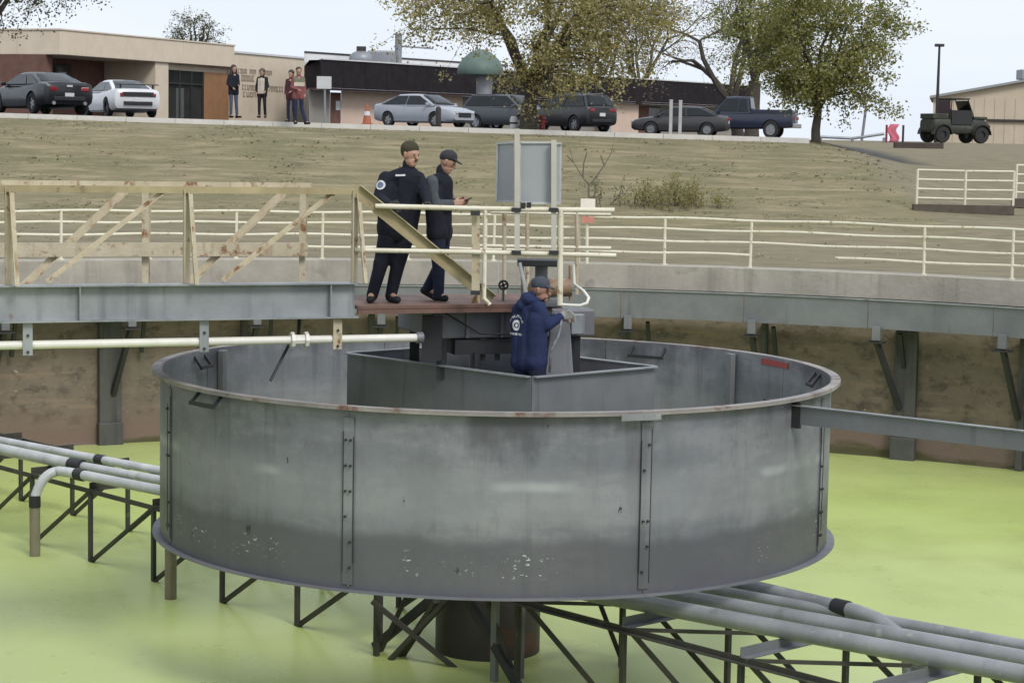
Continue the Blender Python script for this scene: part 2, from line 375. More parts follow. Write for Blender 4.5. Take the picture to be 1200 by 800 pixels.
def copy_tree(o, parent=None):
    c = link(o.copy()); c.parent = parent
    if parent is None: ORG[c.name] = Vector(c.location)
    for ch in [x for x in o.children]: copy_tree(ch, c)
    return c
def smooth01(x, a, b):
    t = max(0, min(1, (x-a)/(b-a))); return t*t*(3-2*t)
def lerpt(x, tab):
    if x <= tab[0][0]: return tab[0][1]
    for (a, u), (b, v) in zip(tab, tab[1:]):
        if x <= b: return u+(v-u)*(x-a)/(b-a)
    return tab[-1][1]
# ================================================================== THE SETTING
TANK_R = 16.75; COPE_Z = 3.42
def lot_z(x): return 6.06-.013*max(-40, min(40, x))
BANK = [(16, 3.36), (18, 3.40), (22, 3.62), (27.5, 4.25), (32, 4.95), (36, 5.58), (38.3, 5.80), (40, 5.88), (42, 5.90)]
DRIVE = [(16, 3.36), (20, 3.5), (27.5, 4.15), (38.5, 4.95), (50, 5.50), (66, 5.80), (90, 5.84)]
def ground_z(x, y):
    hill = lerpt(y, BANK)
    if y > 30: hill += (lot_z(x)-6.06)*smooth01(y, 30, 39)
    if y > 41.9: hill = lot_z(x)-.04
    z = hill+(lerpt(y, DRIVE)-hill)*smooth01(x, 9.3, 13.5)
    if y > 17: z += .05*mnoise.noise(Vector((x*.35, y*.35, 0)))*smooth01(y, 17, 22)*(1-smooth01(y, 37, 40))
    return z
m = MB(); rings = [17.2]+[17.6+.75*i for i in range(36)]
while rings[-1] < 3500: rings.append(rings[-1]*1.06+.3)
# extra rings keep the crest crisp
NA = 300
for r in rings:
    for j in range(NA):
        a = 2*pi*j/NA; x, y = r*sin(a), r*cos(a); m.v.append(Vector((x, y, ground_z(x, y))))
for i in range(len(rings)-1):
    for j in range(NA):
        a, b = i*NA+j, i*NA+(j+1) % NA; m.f.append((a, b, b+NA, a+NA)); m.mi.append(0)
ground = m.build('ground', GROUND, smooth=True, kind='structure')

m = MB(); prof = [(0, 0), (3, 0), (8, 0), (TANK_R-.02, 0)]; m.lathe(prof[1:], 96); m.f.append(tuple(i*3 for i in range(96))); m.mi.append(0)
water = m.build('water', ALGAE, kind='structure')

tw = thing('tank_wall', 'stained brown concrete wall of the round tank with pale coping', 'wall')
m = MB(); m.lathe([(TANK_R, -.5), (TANK_R, COPE_Z-.46), (17.45, COPE_Z-.46), (17.45, -.5)], 160); m.build('wall_face', WALL, tw, smooth=30)
# coping cast in lengths with open joints
NC = 36
for i in range(NC):
    a0 = 2*pi*i/NC; dz = rnd.uniform(-.003, .003)
    mm = MB(); mm.arcbar(TANK_R-.03, 17.5, COPE_Z-.455, COPE_Z+dz, a0+.00006, a0+2*pi/NC-.00006, 6)
    mm.build('coping_block', CONC, tw)

# kerb along the edge of the parking lot (crest of the bank)
m = MB(); xs = [-34+1.5*i for i in range(30)]
for i in range(len(xs)-1):
    x0, x1 = xs[i]+.006, xs[i+1]-.006
    m.hexa([(x0, 40.9, lot_z(x0)-.35), (x1, 40.9, lot_z(x1)-.35), (x1, 41.75, lot_z(x1)-.35), (x0, 41.75, lot_z(x0)-.35),
            (x0, 40.93, lot_z(x0)-.02), (x1, 40.93, lot_z(x1)-.02), (x1, 41.75, lot_z(x1)-.02), (x0, 41.75, lot_z(x0)-.02)])
m.build('kerb', CURB, kind='structure')

# dry grass on the bank, real blades
GRASS = bpy.data.materials.new('dry_grass_blades'); GRASS.use_nodes = True
_t = GRASS.node_tree; _g = _t.nodes.new('ShaderNodeNewGeometry'); _r = _t.nodes.new('ShaderNodeValToRGB')
_r.color_ramp.elements[0].color = (.26, .235, .125, 1); _r.color_ramp.elements[1].color = (.42, .365, .235, 1)
_e = _r.color_ramp.elements.new(.5); _e.color = (.34, .295, .175, 1)
_t.links.new(_g.outputs['Random Per Island'], _r.inputs[0]); _t.links.new(_r.outputs[0], _t.nodes['Principled BSDF'].inputs['Base Color'])
_t.nodes['Principled BSDF'].inputs['Roughness'].default_value = .9; _t.nodes['Principled BSDF'].inputs['Specular IOR Level'].default_value = .1
m = MB(); g = random.Random(3)
for k in range(9000):
    y = g.uniform(18.2, 40.8); x = g.uniform(-15, 11.0)
    if y < 26 and g.random() > (y-17)/10: continue
    d = mnoise.noise(Vector((x*.45, y*.8, 5)))
    if d < .05: continue
    z = ground_z(x, y); h = g.uniform(.012, .03)*(1.0+max(0, d)*1.0); a = g.uniform(0, 2*pi); ww = g.uniform(.012, .03); lx, ly = g.gauss(0, .10), g.gauss(-.04, .10)
    for q in range(2):
        ox, oy = g.gauss(0, .03), g.gauss(0, .03); aa = a+q*1.9
        k0 = len(m.v); m.v += [Vector((x+ox-ww*cos(aa), y+oy-ww*sin(aa), z-.02)), Vector((x+ox+ww*cos(aa), y+oy+ww*sin(aa), z-.02)), Vector((x+ox+lx*(1+q), y+oy+ly*(1+q), z+h))]
        m.f.append((k0, k0+1, k0+2)); m.mi.append(0)
gr = m.build('dry_grass', GRASS, kind='stuff'); gr['label'] = 'short dry tan and olive grass covering the bank'; gr['category'] = 'grass'

# ------------------------------------------------------------------ railing round the far side of the tank
tr = thing('tank_railing', 'long cream pipe railing with four rails on the tank wall coping', 'railing')
RR = 17.12; a_post = R(10.8); st = R(5.57)
GAP0, GAP1 = a_post+st, a_post+2*st-R(.1)
for zi, z in enumerate((.90, .69, .465, .235)):
    spans = [(R(-80), R(80))] if zi != 3 else [(R(-80), GAP0), (GAP1, R(80))]      # a length of the lowest rail is missing
    for a0, a1 in spans:
        n = max(3, int((a1-a0)/R(1.4)))
        pts = []
        for i in range(n+1):
            a = a0+(a1-a0)*i/n; sag = .012*sin(a*37+zi*1.7)
            pts.append((RR*sin(a), RR*cos(a), COPE_Z+z+sag))
        mm = MB(); mm.tube(pts, .026, 8); mm.build('rail', CREAM, tr, smooth=60)
for k in range(-16, 13):
    a = a_post+k*st
    if k == 2: continue                                                            # the post in the gap is gone
    p = Vector((RR*sin(a), RR*cos(a), COPE_Z-.01)); mm = MB(); mm.tube([p, p+Vector((rnd.uniform(-.015, .015), 0, .90))], .028, 8)
    mm.tube([p, p+Vector((0, 0, .03))], .06, 8)
    mm.build('post', CREAM, tr, smooth=40)

# ------------------------------------------------------------------ launder trough hung inside the wall
la = thing('launder_trough', 'grey steel overflow trough hung along the inside of the tank wall', 'trough')
LR0, LR1, LZ0, LZ1 = 15.95, 16.6, 2.47, 2.985
NL = 22
for i in range(NL):
    a0 = R(-92)+R(184)*i/NL; a1 = a0+R(184)/NL
    mm = MB(); mm.arcbar(LR0, LR0+.012, LZ0, LZ1, a0+.0006, a1-.0006, 7); mm.build('trough_side', GALV_D, la, smooth=30)
    mm = MB(); mm.arcbar(LR0+.014, LR1, LZ0, LZ0+.012, a0, a1, 7); mm.build('trough_floor', GALV_D, la, smooth=30)
    mm = MB(); mm.arcbar(LR0-.03, LR0+.05, LZ1+.001, LZ1+.018, a0, a1, 7); mm.build('trough_lip', GALV, la, smooth=30)
b0 = R(8.9); bs = R(8.42)
PIL = mk('stained_bracket_post', (.085, .085, .078), (.055, .055, .052), 2, .7, streak=((.03, .03, .03), .5, 5), rust=((.12, .075, .055), .6, 2))
for k in range(-8, 9):
    a = b0+k*bs; er = Vector((sin(a), cos(a), 0)); et = Vector((cos(a), -sin(a), 0)); rot = Matrix((et, er, Vector((0, 0, 1)))).transposed()
    mm = MB(); mm.box(er*(LR0-.02)+Vector((0, 0, LZ0-.08)), (.15, .13, .26), rot); br = mm.build('bracket', GALV_D, la, bevel=.008)
    mm = MB(); mm.box(er*(LR0-.02)+Vector((0, 0, LZ0-.245)), (.30, .26, .025), rot); mm.build('bracket_plate', BLACKST, br)
    po = {2: .38, -4: -.22}.get(k, .12 if k > 0 else -.12)
    mm = MB(); mm.bar(er*(LR0+.02)+Vector((0, 0, LZ0-.25)), er*(TANK_R-.17)+et*po*.8+Vector((0, 0, .95)), .09, .09); mm.build('knee_brace', BLACKST, la)
    mm = MB(); mm.bar(er*(LR0+.35)+et*.34+Vector((0, 0, LZ0-.10)), er*(TANK_R-.17)+et*.36+Vector((0, 0, LZ0-.75)), .07, .07); mm.build('knee_brace', BLACKST, la)
    mm = MB(); c = er*(TANK_R-.085)+et*po
    wide = k in (2, -4)
    mm.box(c+Vector((0, 0, 1.20)), (.42 if wide else .13, .16 if wide else .10, 2.40), rot)
    if wide: mm.box(c+Vector((0, 0, .20))-er*.03, (.46, .2, .44), rot)
    mm.build('wall_post', PIL, la, bevel=.02)

# ------------------------------------------------------------------ the round steel drum
DR, DZ0, DZ1 = 3.76, 1.44, 3.24
dr = thing('steel_drum', 'huge weathered grey steel drum standing over the green water', 'drum', (0, 0, DZ0))
SEAM = R(180+22.1)                                   # measured clockwise from +Y
for i in range(8):
    a0 = SEAM+i*R(45.6 if i < 1 else 45); a0 = SEAM+i*R(45)
    mm = MB(); mm.arcbar(DR-.012+rnd.uniform(-.004, .004), DR+rnd.uniform(-.004, .004), DZ0, DZ1, a0+.0012, a0+R(45)-.0012, 20)
    mm.build('panel', DRUM, dr, smooth=30)
    er = Vector((sin(a0), cos(a0), 0)); et = Vector((cos(a0), -sin(a0), 0)); rot = Matrix((et, er, Vector((0, 0, 1)))).transposed()
    mm = MB()
    mm.box(er*(DR+.009)+Vector((0, 0, (DZ0+DZ1)/2-.03)), (.11, .012, DZ1-DZ0-.16), rot)
    sm = mm.build('seam_strap', DRUM, dr)
    for s in (-1, 1):
        zc0, zc1 = DZ0+rnd.uniform(.06, .3), DZ1-rnd.uniform(.15, .3)
        mm = MB(); mm.box(er*(DR+.016)+et*(s*.055)+Vector((0, 0, (zc0+zc1)/2)), (.007, .008, zc1-zc0), rot); mm.build('strap_edge', BLACKST, sm)
    for q in range(6):
        z = DZ0+.22+q*.25
        for s in (-1, 1):
            if rnd.random() < .7:
                mm = MB(); mm.tube([er*(DR+.01)+et*(s*.025)+Vector((0, 0, z)), er*(DR+.04)+et*(s*.025)+Vector((0, 0, z))], .0125, 6); mm.build('bolt', BLACKST, sm)
RIMM = mk('worn_rim_edge', (.36, .325, .30), (.17, .155, .155), 1.6, .6, .2, bump=.2, bscale=40, rust=((.15, .075, .055), .57, 3.5))
mm = MB(); mm.lathe([(DR-.005, DZ1-.003), (DR-.005, DZ1+.009), (DR+.095, DZ1+.009), (DR+.095, DZ1-.003), (DR-.005, DZ1-.003)], 160); mm.lathe([(DR+.080, DZ1-.030), (DR+.094, DZ1-.030), (DR+.094, DZ1-.004), (DR+.080, DZ1-.004), (DR+.080, DZ1-.030)], 160)
mm.build('rim_flange', RIMM, dr, smooth=30)
mm = MB(); mm.lathe([(DR-.005, DZ0-.012), (DR-.005, DZ0-.001), (DR+.085, DZ0-.001), (DR+.085, DZ0-.012), (DR-.005, DZ0-.012)], 160); mm.build('bottom_flange', GALV_D, dr, smooth=30)
def u_bracket(ang, outside, w=.30, dz=.13, mat=BLACKST, z=DZ1-.05, out=.10):
    er = Vector((sin(ang), cos(ang), 0)); et = Vector((cos(ang), -sin(ang), 0)); s = 1 if outside else -1
    b = er*(DR+s*.012)+Vector((0, 0, z)); e = b+er*(s*out)
    mm = MB(); mm.bar(b-et*w/2, e-et*w/2-Vector((0, 0, dz)), .025, .03); mm.bar(b+et*w/2, e+et*w/2-Vector((0, 0, dz)), .025, .03); mm.bar(e-et*(w/2+.02)-Vector((0, 0, dz)), e+et*(w/2+.02)-Vector((0, 0, dz)), .03, .04)
    mm.build('lifting_bracket', mat, dr)
u_bracket(R(180+50.5), True, .42, .10)
u_bracket(R(180+109), False, .26); u_bracket(R(31.5), False, .46, .12); u_bracket(R(83), False, .2)
mm = MB()                                            # small pale plate under the rim
a = R(180-21.2); er = Vector((sin(a), cos(a), 0)); et = Vector((cos(a), -sin(a), 0)); rot = Matrix((et, er, Vector((0, 0, 1)))).transposed()
mm.box(er*(DR+.11)+Vector((0, 0, DZ1-.045)), (.42, .02, .06), rot); mm.build('name_plate', PIPEG, dr)
# red paint patch inside the rim
REDP = mk('red_paint', (.36, .05, .045), (.22, .05, .05), 6, .6)
mm = MB(); mm.arcbar(DR-.026, DR-.020, DZ1-.10, DZ1-.03, R(60), R(69), 6); mm.build('paint_patch', REDP, dr)
# joint stiffeners inside
for ang in (R(-64), R(52)):
    er = Vector((sin(ang), cos(ang), 0)); et = Vector((cos(ang), -sin(ang), 0)); rot = Matrix((et, er, Vector((0, 0, 1)))).transposed()
    mm = MB(); mm.box(er*(DR-.07)+Vector((0, 0, (DZ0+DZ1)/2)), (.10, .08, DZ1-DZ0-.04), rot); mm.build('stiffener', GALV_D, dr, bevel=.01)

# ------------------------------------------------------------------ rectangular baffle box inside the drum
BZ = 3.35
cN, cL, cR_ = onz(623, 442, BZ), onz(407, 414, BZ), onz(768, 430, BZ); cF = cL+cR_-cN
bb = thing('baffle_box', 'open rectangular grey steel box set cornerwise inside the drum', 'steel box', (0, 0, 2.58))
cs = [cN, cR_, cF, cL]
for i in range(4):
    p, q = cs[i], cs[(i+1) % 4]; d = (q-p).normalized(); n_ = Vector((d.y, -d.x, 0))
    ins = d*.006
    mm = MB(); mm.bar(p+ins-Vector((0, 0, .52)), q-ins-Vector((0, 0, .52)), .010, 1.04); mm.build('side_plate', GALV_D, bb)
    mm = MB(); mm.bar(p+ins*3+Vector((0, 0, .004))+n_*.025, q-ins*3+Vector((0, 0, .004))+n_*.025, .075, .014); mm.build('top_edge', GALV, bb)
mm = MB(); z = 2.60
mm.add([c+(Vector((0, 0, 0))-c)*0.02+Vector((0, 0, z-BZ)) for c in cs]+[c+(Vector((0, 0, 0))-c)*0.02+Vector((0, 0, z-BZ-.03)) for c in cs], [(0, 1, 2, 3), (7, 6, 5, 4), (0, 4, 5, 1), (1, 5, 6, 2), (2, 6, 7, 3), (3, 7, 4, 0)])
mm.build('floor_plate', GALV_D, bb)

# centre column in the water, under the drum
cc = thing('centre_column', 'black rusted round column rising from the water under the drum', 'column', (-.05, 0, 0))
mm = MB(); mm.lathe([(.60, -.3), (.60, 1.62), (.0, 1.62)], 32, (-.05, 0, 0)); mm.build('shaft', COLUMN, cc, smooth=30)
mm = MB(); mm.lathe([(.61, .98), (.67, .98), (.67, 1.06), (.61, 1.06)], 32, (-.05, 0, 0)); mm.build('collar', BLACKST, cc, smooth=30)
mm = MB(); mm.lathe([(.44, 1.63), (.44, 2.57), (0, 2.57)], 28, (-.05, 0, 0)); mm.build('upper_shaft', BLACKST, cc, smooth=30)
# ================================================================== ACCESS BRIDGE from the left to the drum's centre
U = Vector((-.936, -.351, 0)).normalized(); NN = Vector((U.y, -U.x, 0))      # along the bridge outwards / across it, away from the camera
def B(t, n, z): return U*t+NN*n+Vector((0, 0, z))
GZ0, GZ1, TOPZ = 3.93, 4.30, 5.285
br = thing('access_bridge', 'truss footbridge with grey girders and weathered cream posts reaching the drum', 'footbridge', tuple(B(17.2, 0, COPE_Z)))
for n in (-.95, .95):                                 # built-up girders
    GZ0, GZ1 = (3.93, 4.30) if n < 0 else (3.78, 4.10)
    mm = MB(); mm.bar(B(1.97, n, (GZ0+GZ1)/2), B(17.6, n, (GZ0+GZ1)/2), .014, GZ1-GZ0-.032); gd = mm.build('girder', GALV, br)
    mm = MB(); mm.bar(B(1.95, n, GZ1-.008), B(17.6, n, GZ1-.008), .20, .016); mm.build('top_flange', GALV, gd)
    mm = MB(); mm.bar(B(1.95, n, GZ0+.008), B(17.6, n, GZ0+.008), .20, .016); mm.build('bottom_flange', GALV, gd)
    for k in range(9):
        t = 2.25+k*2.6; s = -1 if n < 0 else 1
        mm = MB(); mm.bar(B(t, n+s*.05, GZ0+.018), B(t, n+s*.05, GZ1-.018), .012, .085, NN); mm.build('stiffener', GALV, gd)
GZ0, GZ1 = 3.93, 4.30
mm = MB(); mm.bar(B(1.98, 0, 3.985), B(17.6, 0, 3.985), 1.66, .03); mm.build('walkway_deck', GALV_D, br)
ts = [2.0+1.785*k for k in range(9)]
for s in (-1, 1):
    n = s*.90; GZ1 = 4.30 if s < 0 else 4.10
    mm = MB(); mm.angle(B(1.93, n+s*.045, TOPZ-.065), B(17.5, n+s*.045, TOPZ-.065), .07, .012, 1 if s < 0 else -1)
    mm.build('top_chord', OLIVE if s < 0 else CREAM_OLD, br)
    for k, t in enumerate(ts):
        mm = MB(); mm.angle(B(t, n, GZ1+.001), B(t, n, TOPZ-.02), .075, .010, 1, NN*s); mm.build('post', CREAM_OLD, br)
        mm = MB(); mm.angle(B(t-.06, n+s*.26, GZ1+.002), B(t-.04, n+s*.03, TOPZ-.06), .05, .008, 1, NN*s); mm.build('outrigger_brace', CREAM_OLD, br)
        mm = MB(); mm.angle(B(t+.14, n-s*.012, TOPZ-.03), B(t+1.36, n-s*.012, GZ1+.01), .075 if s > 0 else .045, .010, -1, U if s > 0 else (0, 0, 1)); mm.build('diagonal', CREAM_OLD, br)
GZ1 = 4.30
mm = MB(); mm.bar(B(2.0, .835, 4.545), B(17.5, .835, 4.545), .05, .15); mm.build('kick_plate', CREAM_OLD, br)
# sloping end member of the near truss down to the platform
mm = MB(); p, q = B(1.97, -.955, TOPZ-.02), B(.43, -.955, 4.09); mm.bar(p, q, .012, .125); mm.build('end_diagonal', OLIVE, br)
mm = MB(); dv = (q-p).normalized(); upv = NN.cross(dv); upv = upv if upv.z > 0 else -upv
mm.bar(p+upv*.066-NN*.03, q+upv*.066-NN*.03, .075, .010, upv); mm.build('end_diagonal_flange', CREAM_OLD, br)
for px in (30, 236, 392):                              # hangers that carry the pale pipe
    t = {30: 5.36, 236: 3.58, 392: 2.16}[px]
    mm = MB(); mm.bar(B(t, -.985, GZ0-.001), B(t, -.985, 3.60), .095, .012, NN); h = mm.build('hanger', GALV if px != 392 else CREAM_OLD, br)
    mm = MB()
    for z in (3.635, 3.80): mm.tube([B(t, -.990, z), B(t, -1.012, z)], .014, 6)
    mm.build('bolt', BLACKST, h)
# pale pipe hung under the bridge
pp = thing('hung_pipe', 'long whitewashed pipe hung below the footbridge girder', 'pipe', tuple(B(1.2, -.93, 3.70)))
mm = MB(); mm.tube([B(1.22, -.93, 3.70), B(5, -.93, 3.70), B(9, -.93, 3.695), B(16.6, -.93, 3.69)], .043, 12); mm.build('pipe_run', PIPEB, pp, smooth=50)
t = 2.56; mm = MB()
for dt in (-.075, .075): mm.tube([B(t+dt-.018, -.93, 3.70), B(t+dt+.018, -.93, 3.70)], .085, 8)
mm.tube([B(t-.06, -.93, 3.70), B(t+.06, -.93, 3.70)], .055, 10); mm.build('union', PIPEB, pp)
mm = MB(); mm.tube([B(1.20, -.93, 3.70), B(1.27, -.93, 3.70)], .062, 10); mm.build('end_collar', GALV_D, pp, smooth=40)
rd = MB(); rd.tube([W(351, 368, 22.0), W(350, 392, 21.9)], .02, 6); rd.tube([W(338, 405, 21.9), W(317, 446, 21.7)], .016, 6); rd.tube([W(350, 392, 21.9), W(338, 405, 21.9)], .016, 6)
tag(rd.build('hanging_rod', BLACKST), 'thin black rod hanging from the pale pipe into the drum', 'rod')

# ================================================================== DRIVE PLATFORM at the end of the bridge
PZ = 4.05
pf = thing('drive_platform', 'rusty red platform with cream pipe rails above the drum', 'platform', (0, 0, 3.62))
mm = MB(); mm.bar(B(1.93, -.255, PZ-.02), B(-.40, -.255, PZ-.02), 1.37, .04); mm.build('deck_plate', DECKR, pf, bevel=.004)
mm = MB(); mm.bar(B(1.93, -.93, PZ-.065), B(-.40, -.93, PZ-.065), .05, .045); mm.build('edge_beam', DECKR, pf)
mm = MB(); mm.bar(B(1.93, .42, PZ-.08), B(-.40, .42, PZ-.08), .05, .075); mm.build('edge_beam', DECKR, pf)
mm = MB(); mm.box((0, 0, 0), (1.9, 1.3, .30)); mm.v = [B(-v.x+.02, v.y+.02, 3.80)+Vector((0, 0, v.z)) for v in mm.v]; mm.build('drive_housing', GALV_D, pf, bevel=.02)
mm = MB(); mm.lathe([(.0, 3.645), (.62, 3.645), (.62, 3.50), (0, 3.50)], 28, (0, 0, 0)); mm.build('turntable', BLACKST, pf, smooth=30)
for t, n in ((.85, -.55), (.40, -.62), (.22, -.60), (-.75, -.5), (.8, .55), (-.75, .55)):
    mm = MB(); w_ = .11 if abs(t) > .7 else .06
    mm.bar(B(t, n, 3.649), B(t, n, 3.20 if abs(t) > .7 else 3.40), w_, w_); mm.build('leg', BLACKST, pf)
mm = MB(); mm.box((0, 0, 0), (1.0, .5, .16)); mm.v = [B(-v.x+.25, v.y-.45, 3.56)+Vector((0, 0, v.z)) for v in mm.v]; mm.build('lower_beam', BLACKST, pf)
mm = MB(); mm.bar(B(.98, -.6, 3.90), B(.98, -.6, 3.42), .22, .14); mm.build('gusset', BLACKST, pf)
# tapering grey post by the worker
mm = MB(); c0 = W(655, 440, 22.3); mm.add([c0+Vector((sx*(.17 if k == 0 else .09), sy*(.15 if k == 0 else .08), (-.2 if k == 0 else .72))) for k in (0, 1) for sx, sy in ((-1, -1), (1, -1), (1, 1), (-1, 1))], [(0, 3, 2, 1), (4, 5, 6, 7), (0, 1, 5, 4), (1, 2, 6, 5), (2, 3, 7, 6), (3, 0, 4, 7)]); mm.build('tapered_post', GALV_D, pf, bevel=.01)
RD = 21.95
for t0 in (-.6, -.2, .2, .6):                          # ribs, pads and small fittings on the housing
    mm = MB(); mm.bar(B(t0, -.66, 3.66), B(t0, -.66, 3.94), .03, .05, NN); mm.build('housing_rib', GALV_D, pf)
for t0 in (-.45, .05, .5):
    mm = MB(); mm.tube([B(t0, -.70, 3.50), B(t0, -.70, 3.33)], .045, 10); mm.build('roller', BLACKST, pf, smooth=40)
mm = MB(); mm.tube([B(.9, -.75, 3.95), B(.5, -.78, 3.72), B(.1, -.78, 3.70), B(-.3, -.78, 3.78), B(-.42, -.76, 3.96)], .012, 6); mm.build('slack_cable', RUBBER, pf)
mm = MB(); mm.box((0, 0, 0), (.16, .10, .22)); mm.v = [B(-v.x-.66, v.y-.74, 3.80)+Vector((0, 0, v.z)) for v in mm.v]; mm.build('junction_box', GALV, pf, bevel=.01)
def rail(pts, r=.024, mat=CREAM, name='rail', par=pf):
    mm = MB(); mm.tube(pts, r, 8); return mm.build(name, mat, par, smooth=60)
rail([W(440, 241.5, RD), W(560, 244.5, RD), W(720, 246.5, RD)], .027)
rail([W(416, 293, RD), W(560, 295.5, RD), W(722, 299.5, RD)], .025)
rail([W(575, 248.5, 23.9), W(716, 251.5, 23.9)], .022); rail([W(560, 288, 23.9), W(716, 291, 23.9)], .022)
mm = MB(); mm.bar(W(557.5, 241, RD+.05), W(557.5, 355, RD+.05), .085, .05, (0, 1, 0)); mm.build('post', CREAM_OLD, pf)
rail([W(569, 243, RD), W(567, 349, RD), W(574, 357, RD)], .024, CREAM, 'post')
rail([W(657, 246, RD), W(656, 357.5, RD)], .032, CREAM, 'post')
for px in (591, 618, 676): rail([W(px, 249, 23.9), W(px, 345, 23.9)], .024, CREAM_OLD, 'post')
rail([W(656, 357, RD), W(680, 358, RD-.1), W(688, 355, RD-.1), W(690, 349, RD-.05), W(684, 341, RD+.1), W(673, 333, RD+.4), W(672, 310, RD+.4)], .017, PIPEB, 'bent_pipe')
for px, py in ((557, 250), (557, 343), (605, 246), (649, 246), (605, 296), (649, 296)):
    mm = MB(); mm.box(W(px, py, RD-.05), (.10, .05, .045)); mm.build('clamp', BLACKST, pf)
# equipment boards standing at the platform rail
eb = thing('equipment_board', 'two grey equipment boards on cream posts above the platform rail', 'equipment board', tuple(W(627, 300, RD)))
for px, h0 in ((606, 151), (649, 164)):
    mm = MB(); mm.bar(W(px, h0, RD-.03), W(px, 299, RD-.03), .055, .05, (0, 1, 0)); mm.build('post', mk('pale_post_paint%d' % px, (.50, .48, .42), (.42, .40, .35), 3, .5), eb)
BOARD = mk('grey_board', (.33, .345, .36), (.28, .295, .31), 2, .45, bump=.03)
def board(a, b, c, d, name='board'):
    P = [a, b, c, d]; n_ = (b-a).cross(d-a).normalized(); off = n_*.03
    if off.y < 0: off = -off
    mm = MB(); mm.hexa(P+[x+off for x in P]); o = mm.build(name, BOARD, eb)
    for i in range(4):
        p, q = P[i], P[(i+1) % 4]; mm = MB(); mm.bar(p-off*.3, q-off*.3, .022, .022); mm.build('frame', PIPEW, o)
    return o
board(W(609, 167, RD+.06), W(647, 167, RD+.06), W(647, 238, RD+.06), W(609, 238, RD+.06))
board(W(584, 168, RD+.42), W(604, 167, RD+.05), W(604, 236, RD+.05), W(582.5, 236, RD+.42))
board(W(650, 168, RD+.06), W(656, 168, RD+.40), W(655.5, 238, RD+.40), W(650, 238, RD+.06))
mm = MB(); mm.box(W(613, 241, RD), (.05, .06, .06)); mm.box(W(620, 240, RD), (.045, .06, .05)); mm.build('latch', RUBBER, eb)
# drive motor
du = thing('drive_motor', 'rusty tan drive motor with black guard plate on the platform', 'motor', tuple(W(635, 352, 22.9)))
MOT = mk('tan_rusty_motor', (.36, .24, .15), (.22, .14, .09), 6, .5, rust=((.42, .36, .26), .6, 8))
c = W(634, 338, 22.7); mm = MB(); mm.sphere(c, .15, 14, 10, (1.0, 1, .95)); mm.build('gear_case', MOT, du, smooth=True)
mm = MB(); mm.tube([c+Vector((.05, 0, 0)), c+Vector((.33, .02, .02))], .10, 14); mm.build('motor_body', MOT, du, smooth=40)
mm = MB(); mm.tube([c+Vector((0, 0, .10)), c+Vector((0, 0, .26))], .07, 12); mm.build('gear_neck', GALV_D, du, smooth=40)
mm = MB(); mm.box(W(630, 307.5, 22.6), (.44, .34, .07)); mm.build('guard_plate', BLACKST, du, bevel=.01)
for px in (612, 668): mm = MB(); mm.tube([W(px, 311, 22.7), W(px, 352, 22.7)], .018, 6); mm.build('guard_leg', MOT, du)
mm = MB(); mm.tube([W(609, 308, 22.4), W(614, 330, 22.35), W(617, 352, 22.3)], .02, 8); mm.build('cable_conduit', PIPEW, du, smooth=40)
hw = W(590, 334, 22.8); mm = MB(); mm.lathe([(.035, -.012), (.058, -.012), (.058, .012), (.035, .012), (.035, -.012)], 14, hw, axis='Y')
for q in range(4): mm.bar(hw, hw+Vector((cos(q*pi/2+.4)*.042, 0, sin(q*pi/2+.4)*.042)), .02, .02, (0, 1, 0))
mm.build('hand_wheel', BLACKST, du); mm = MB(); mm.tube([hw+Vector((0, .02, 0)), hw+Vector((0, .10, 0)), hw+Vector((0, .12, -.20))], .014, 6); mm.build('valve_stem', GALV_D, du)
mm = MB(); mm.box(c+Vector((0, 0, -.16)), (.42, .3, .06)); mm.build('foot', GALV_D, du, bevel=.01)

# ================================================================== ROTATING ARMS just above the water
Av = Vector((.668, -.744, 0)).normalized(); Mv = Vector((-Av.y, Av.x, 0))
def A(s, m_, z): return Av*s+Mv*m_+Vector((0, 0, z))
def truss_arm(name, label, sgn, s0, faces, cross_mat):
    t = thing(name, label, 'truss arm', tuple(A(sgn*s0, 0, 0)), 'truss arms under the drum')
    n = 10; S_ = [sgn*(s0+1.57*k) for k in range(n)]; S_ = [s for s in S_ if abs(s) < 15.6]
    for fi, mf in enumerate(faces):
        mm = MB(); mm.angle(A(sgn*.55, mf, .93), A(S_[-1], mf, .93), .065, .012, 1); mm.build('top_chord', DARKST, t)
        mm = MB(); mm.angle(A(sgn*.55, mf, -.20), A(S_[-1], mf, -.20), .065, .012, 1); mm.build('bottom_chord', DARKST, t)
        for k, s in enumerate(S_):
            mm = MB(); mm.bar(A(s, mf, -.16), A(s, mf, .93), .055, .05, Mv); mm.build('upright', DARKST, t)
            mm = MB(); e = s-sgn*1.50 if k else s-sgn*.6
            mm.angle(A(s-sgn*.02, mf+.03, -.02), A(e, mf+.03, .90), .065, .012, 1); mm.build('diagonal', DARKST, t)
    for k, s in enumerate(S_):
        mm = MB(); mm.angle(A(s, faces[0]-.02, .985), A(s, faces[1]+.02, .985), .10, .012, 1); mm.build('cross_tie', cross_mat, t)
        if k < len(S_)-1:
            mm = MB(); mm.bar(A(s, faces[0], .955), A(S_[k+1], faces[1], .955), .035, .035); mm.build('plan_brace', DARKST, t)
    return t
la_ = truss_arm('truss_arm', 'dark algae-stained truss arm in the green water left of the drum', -1, .7, (-1.09, .47), DARKST)
ra_ = truss_arm('truss_arm', 'dark truss arm carrying grey pipes towards the right front', 1, 1.5, (-.98, .60), GALV_D)
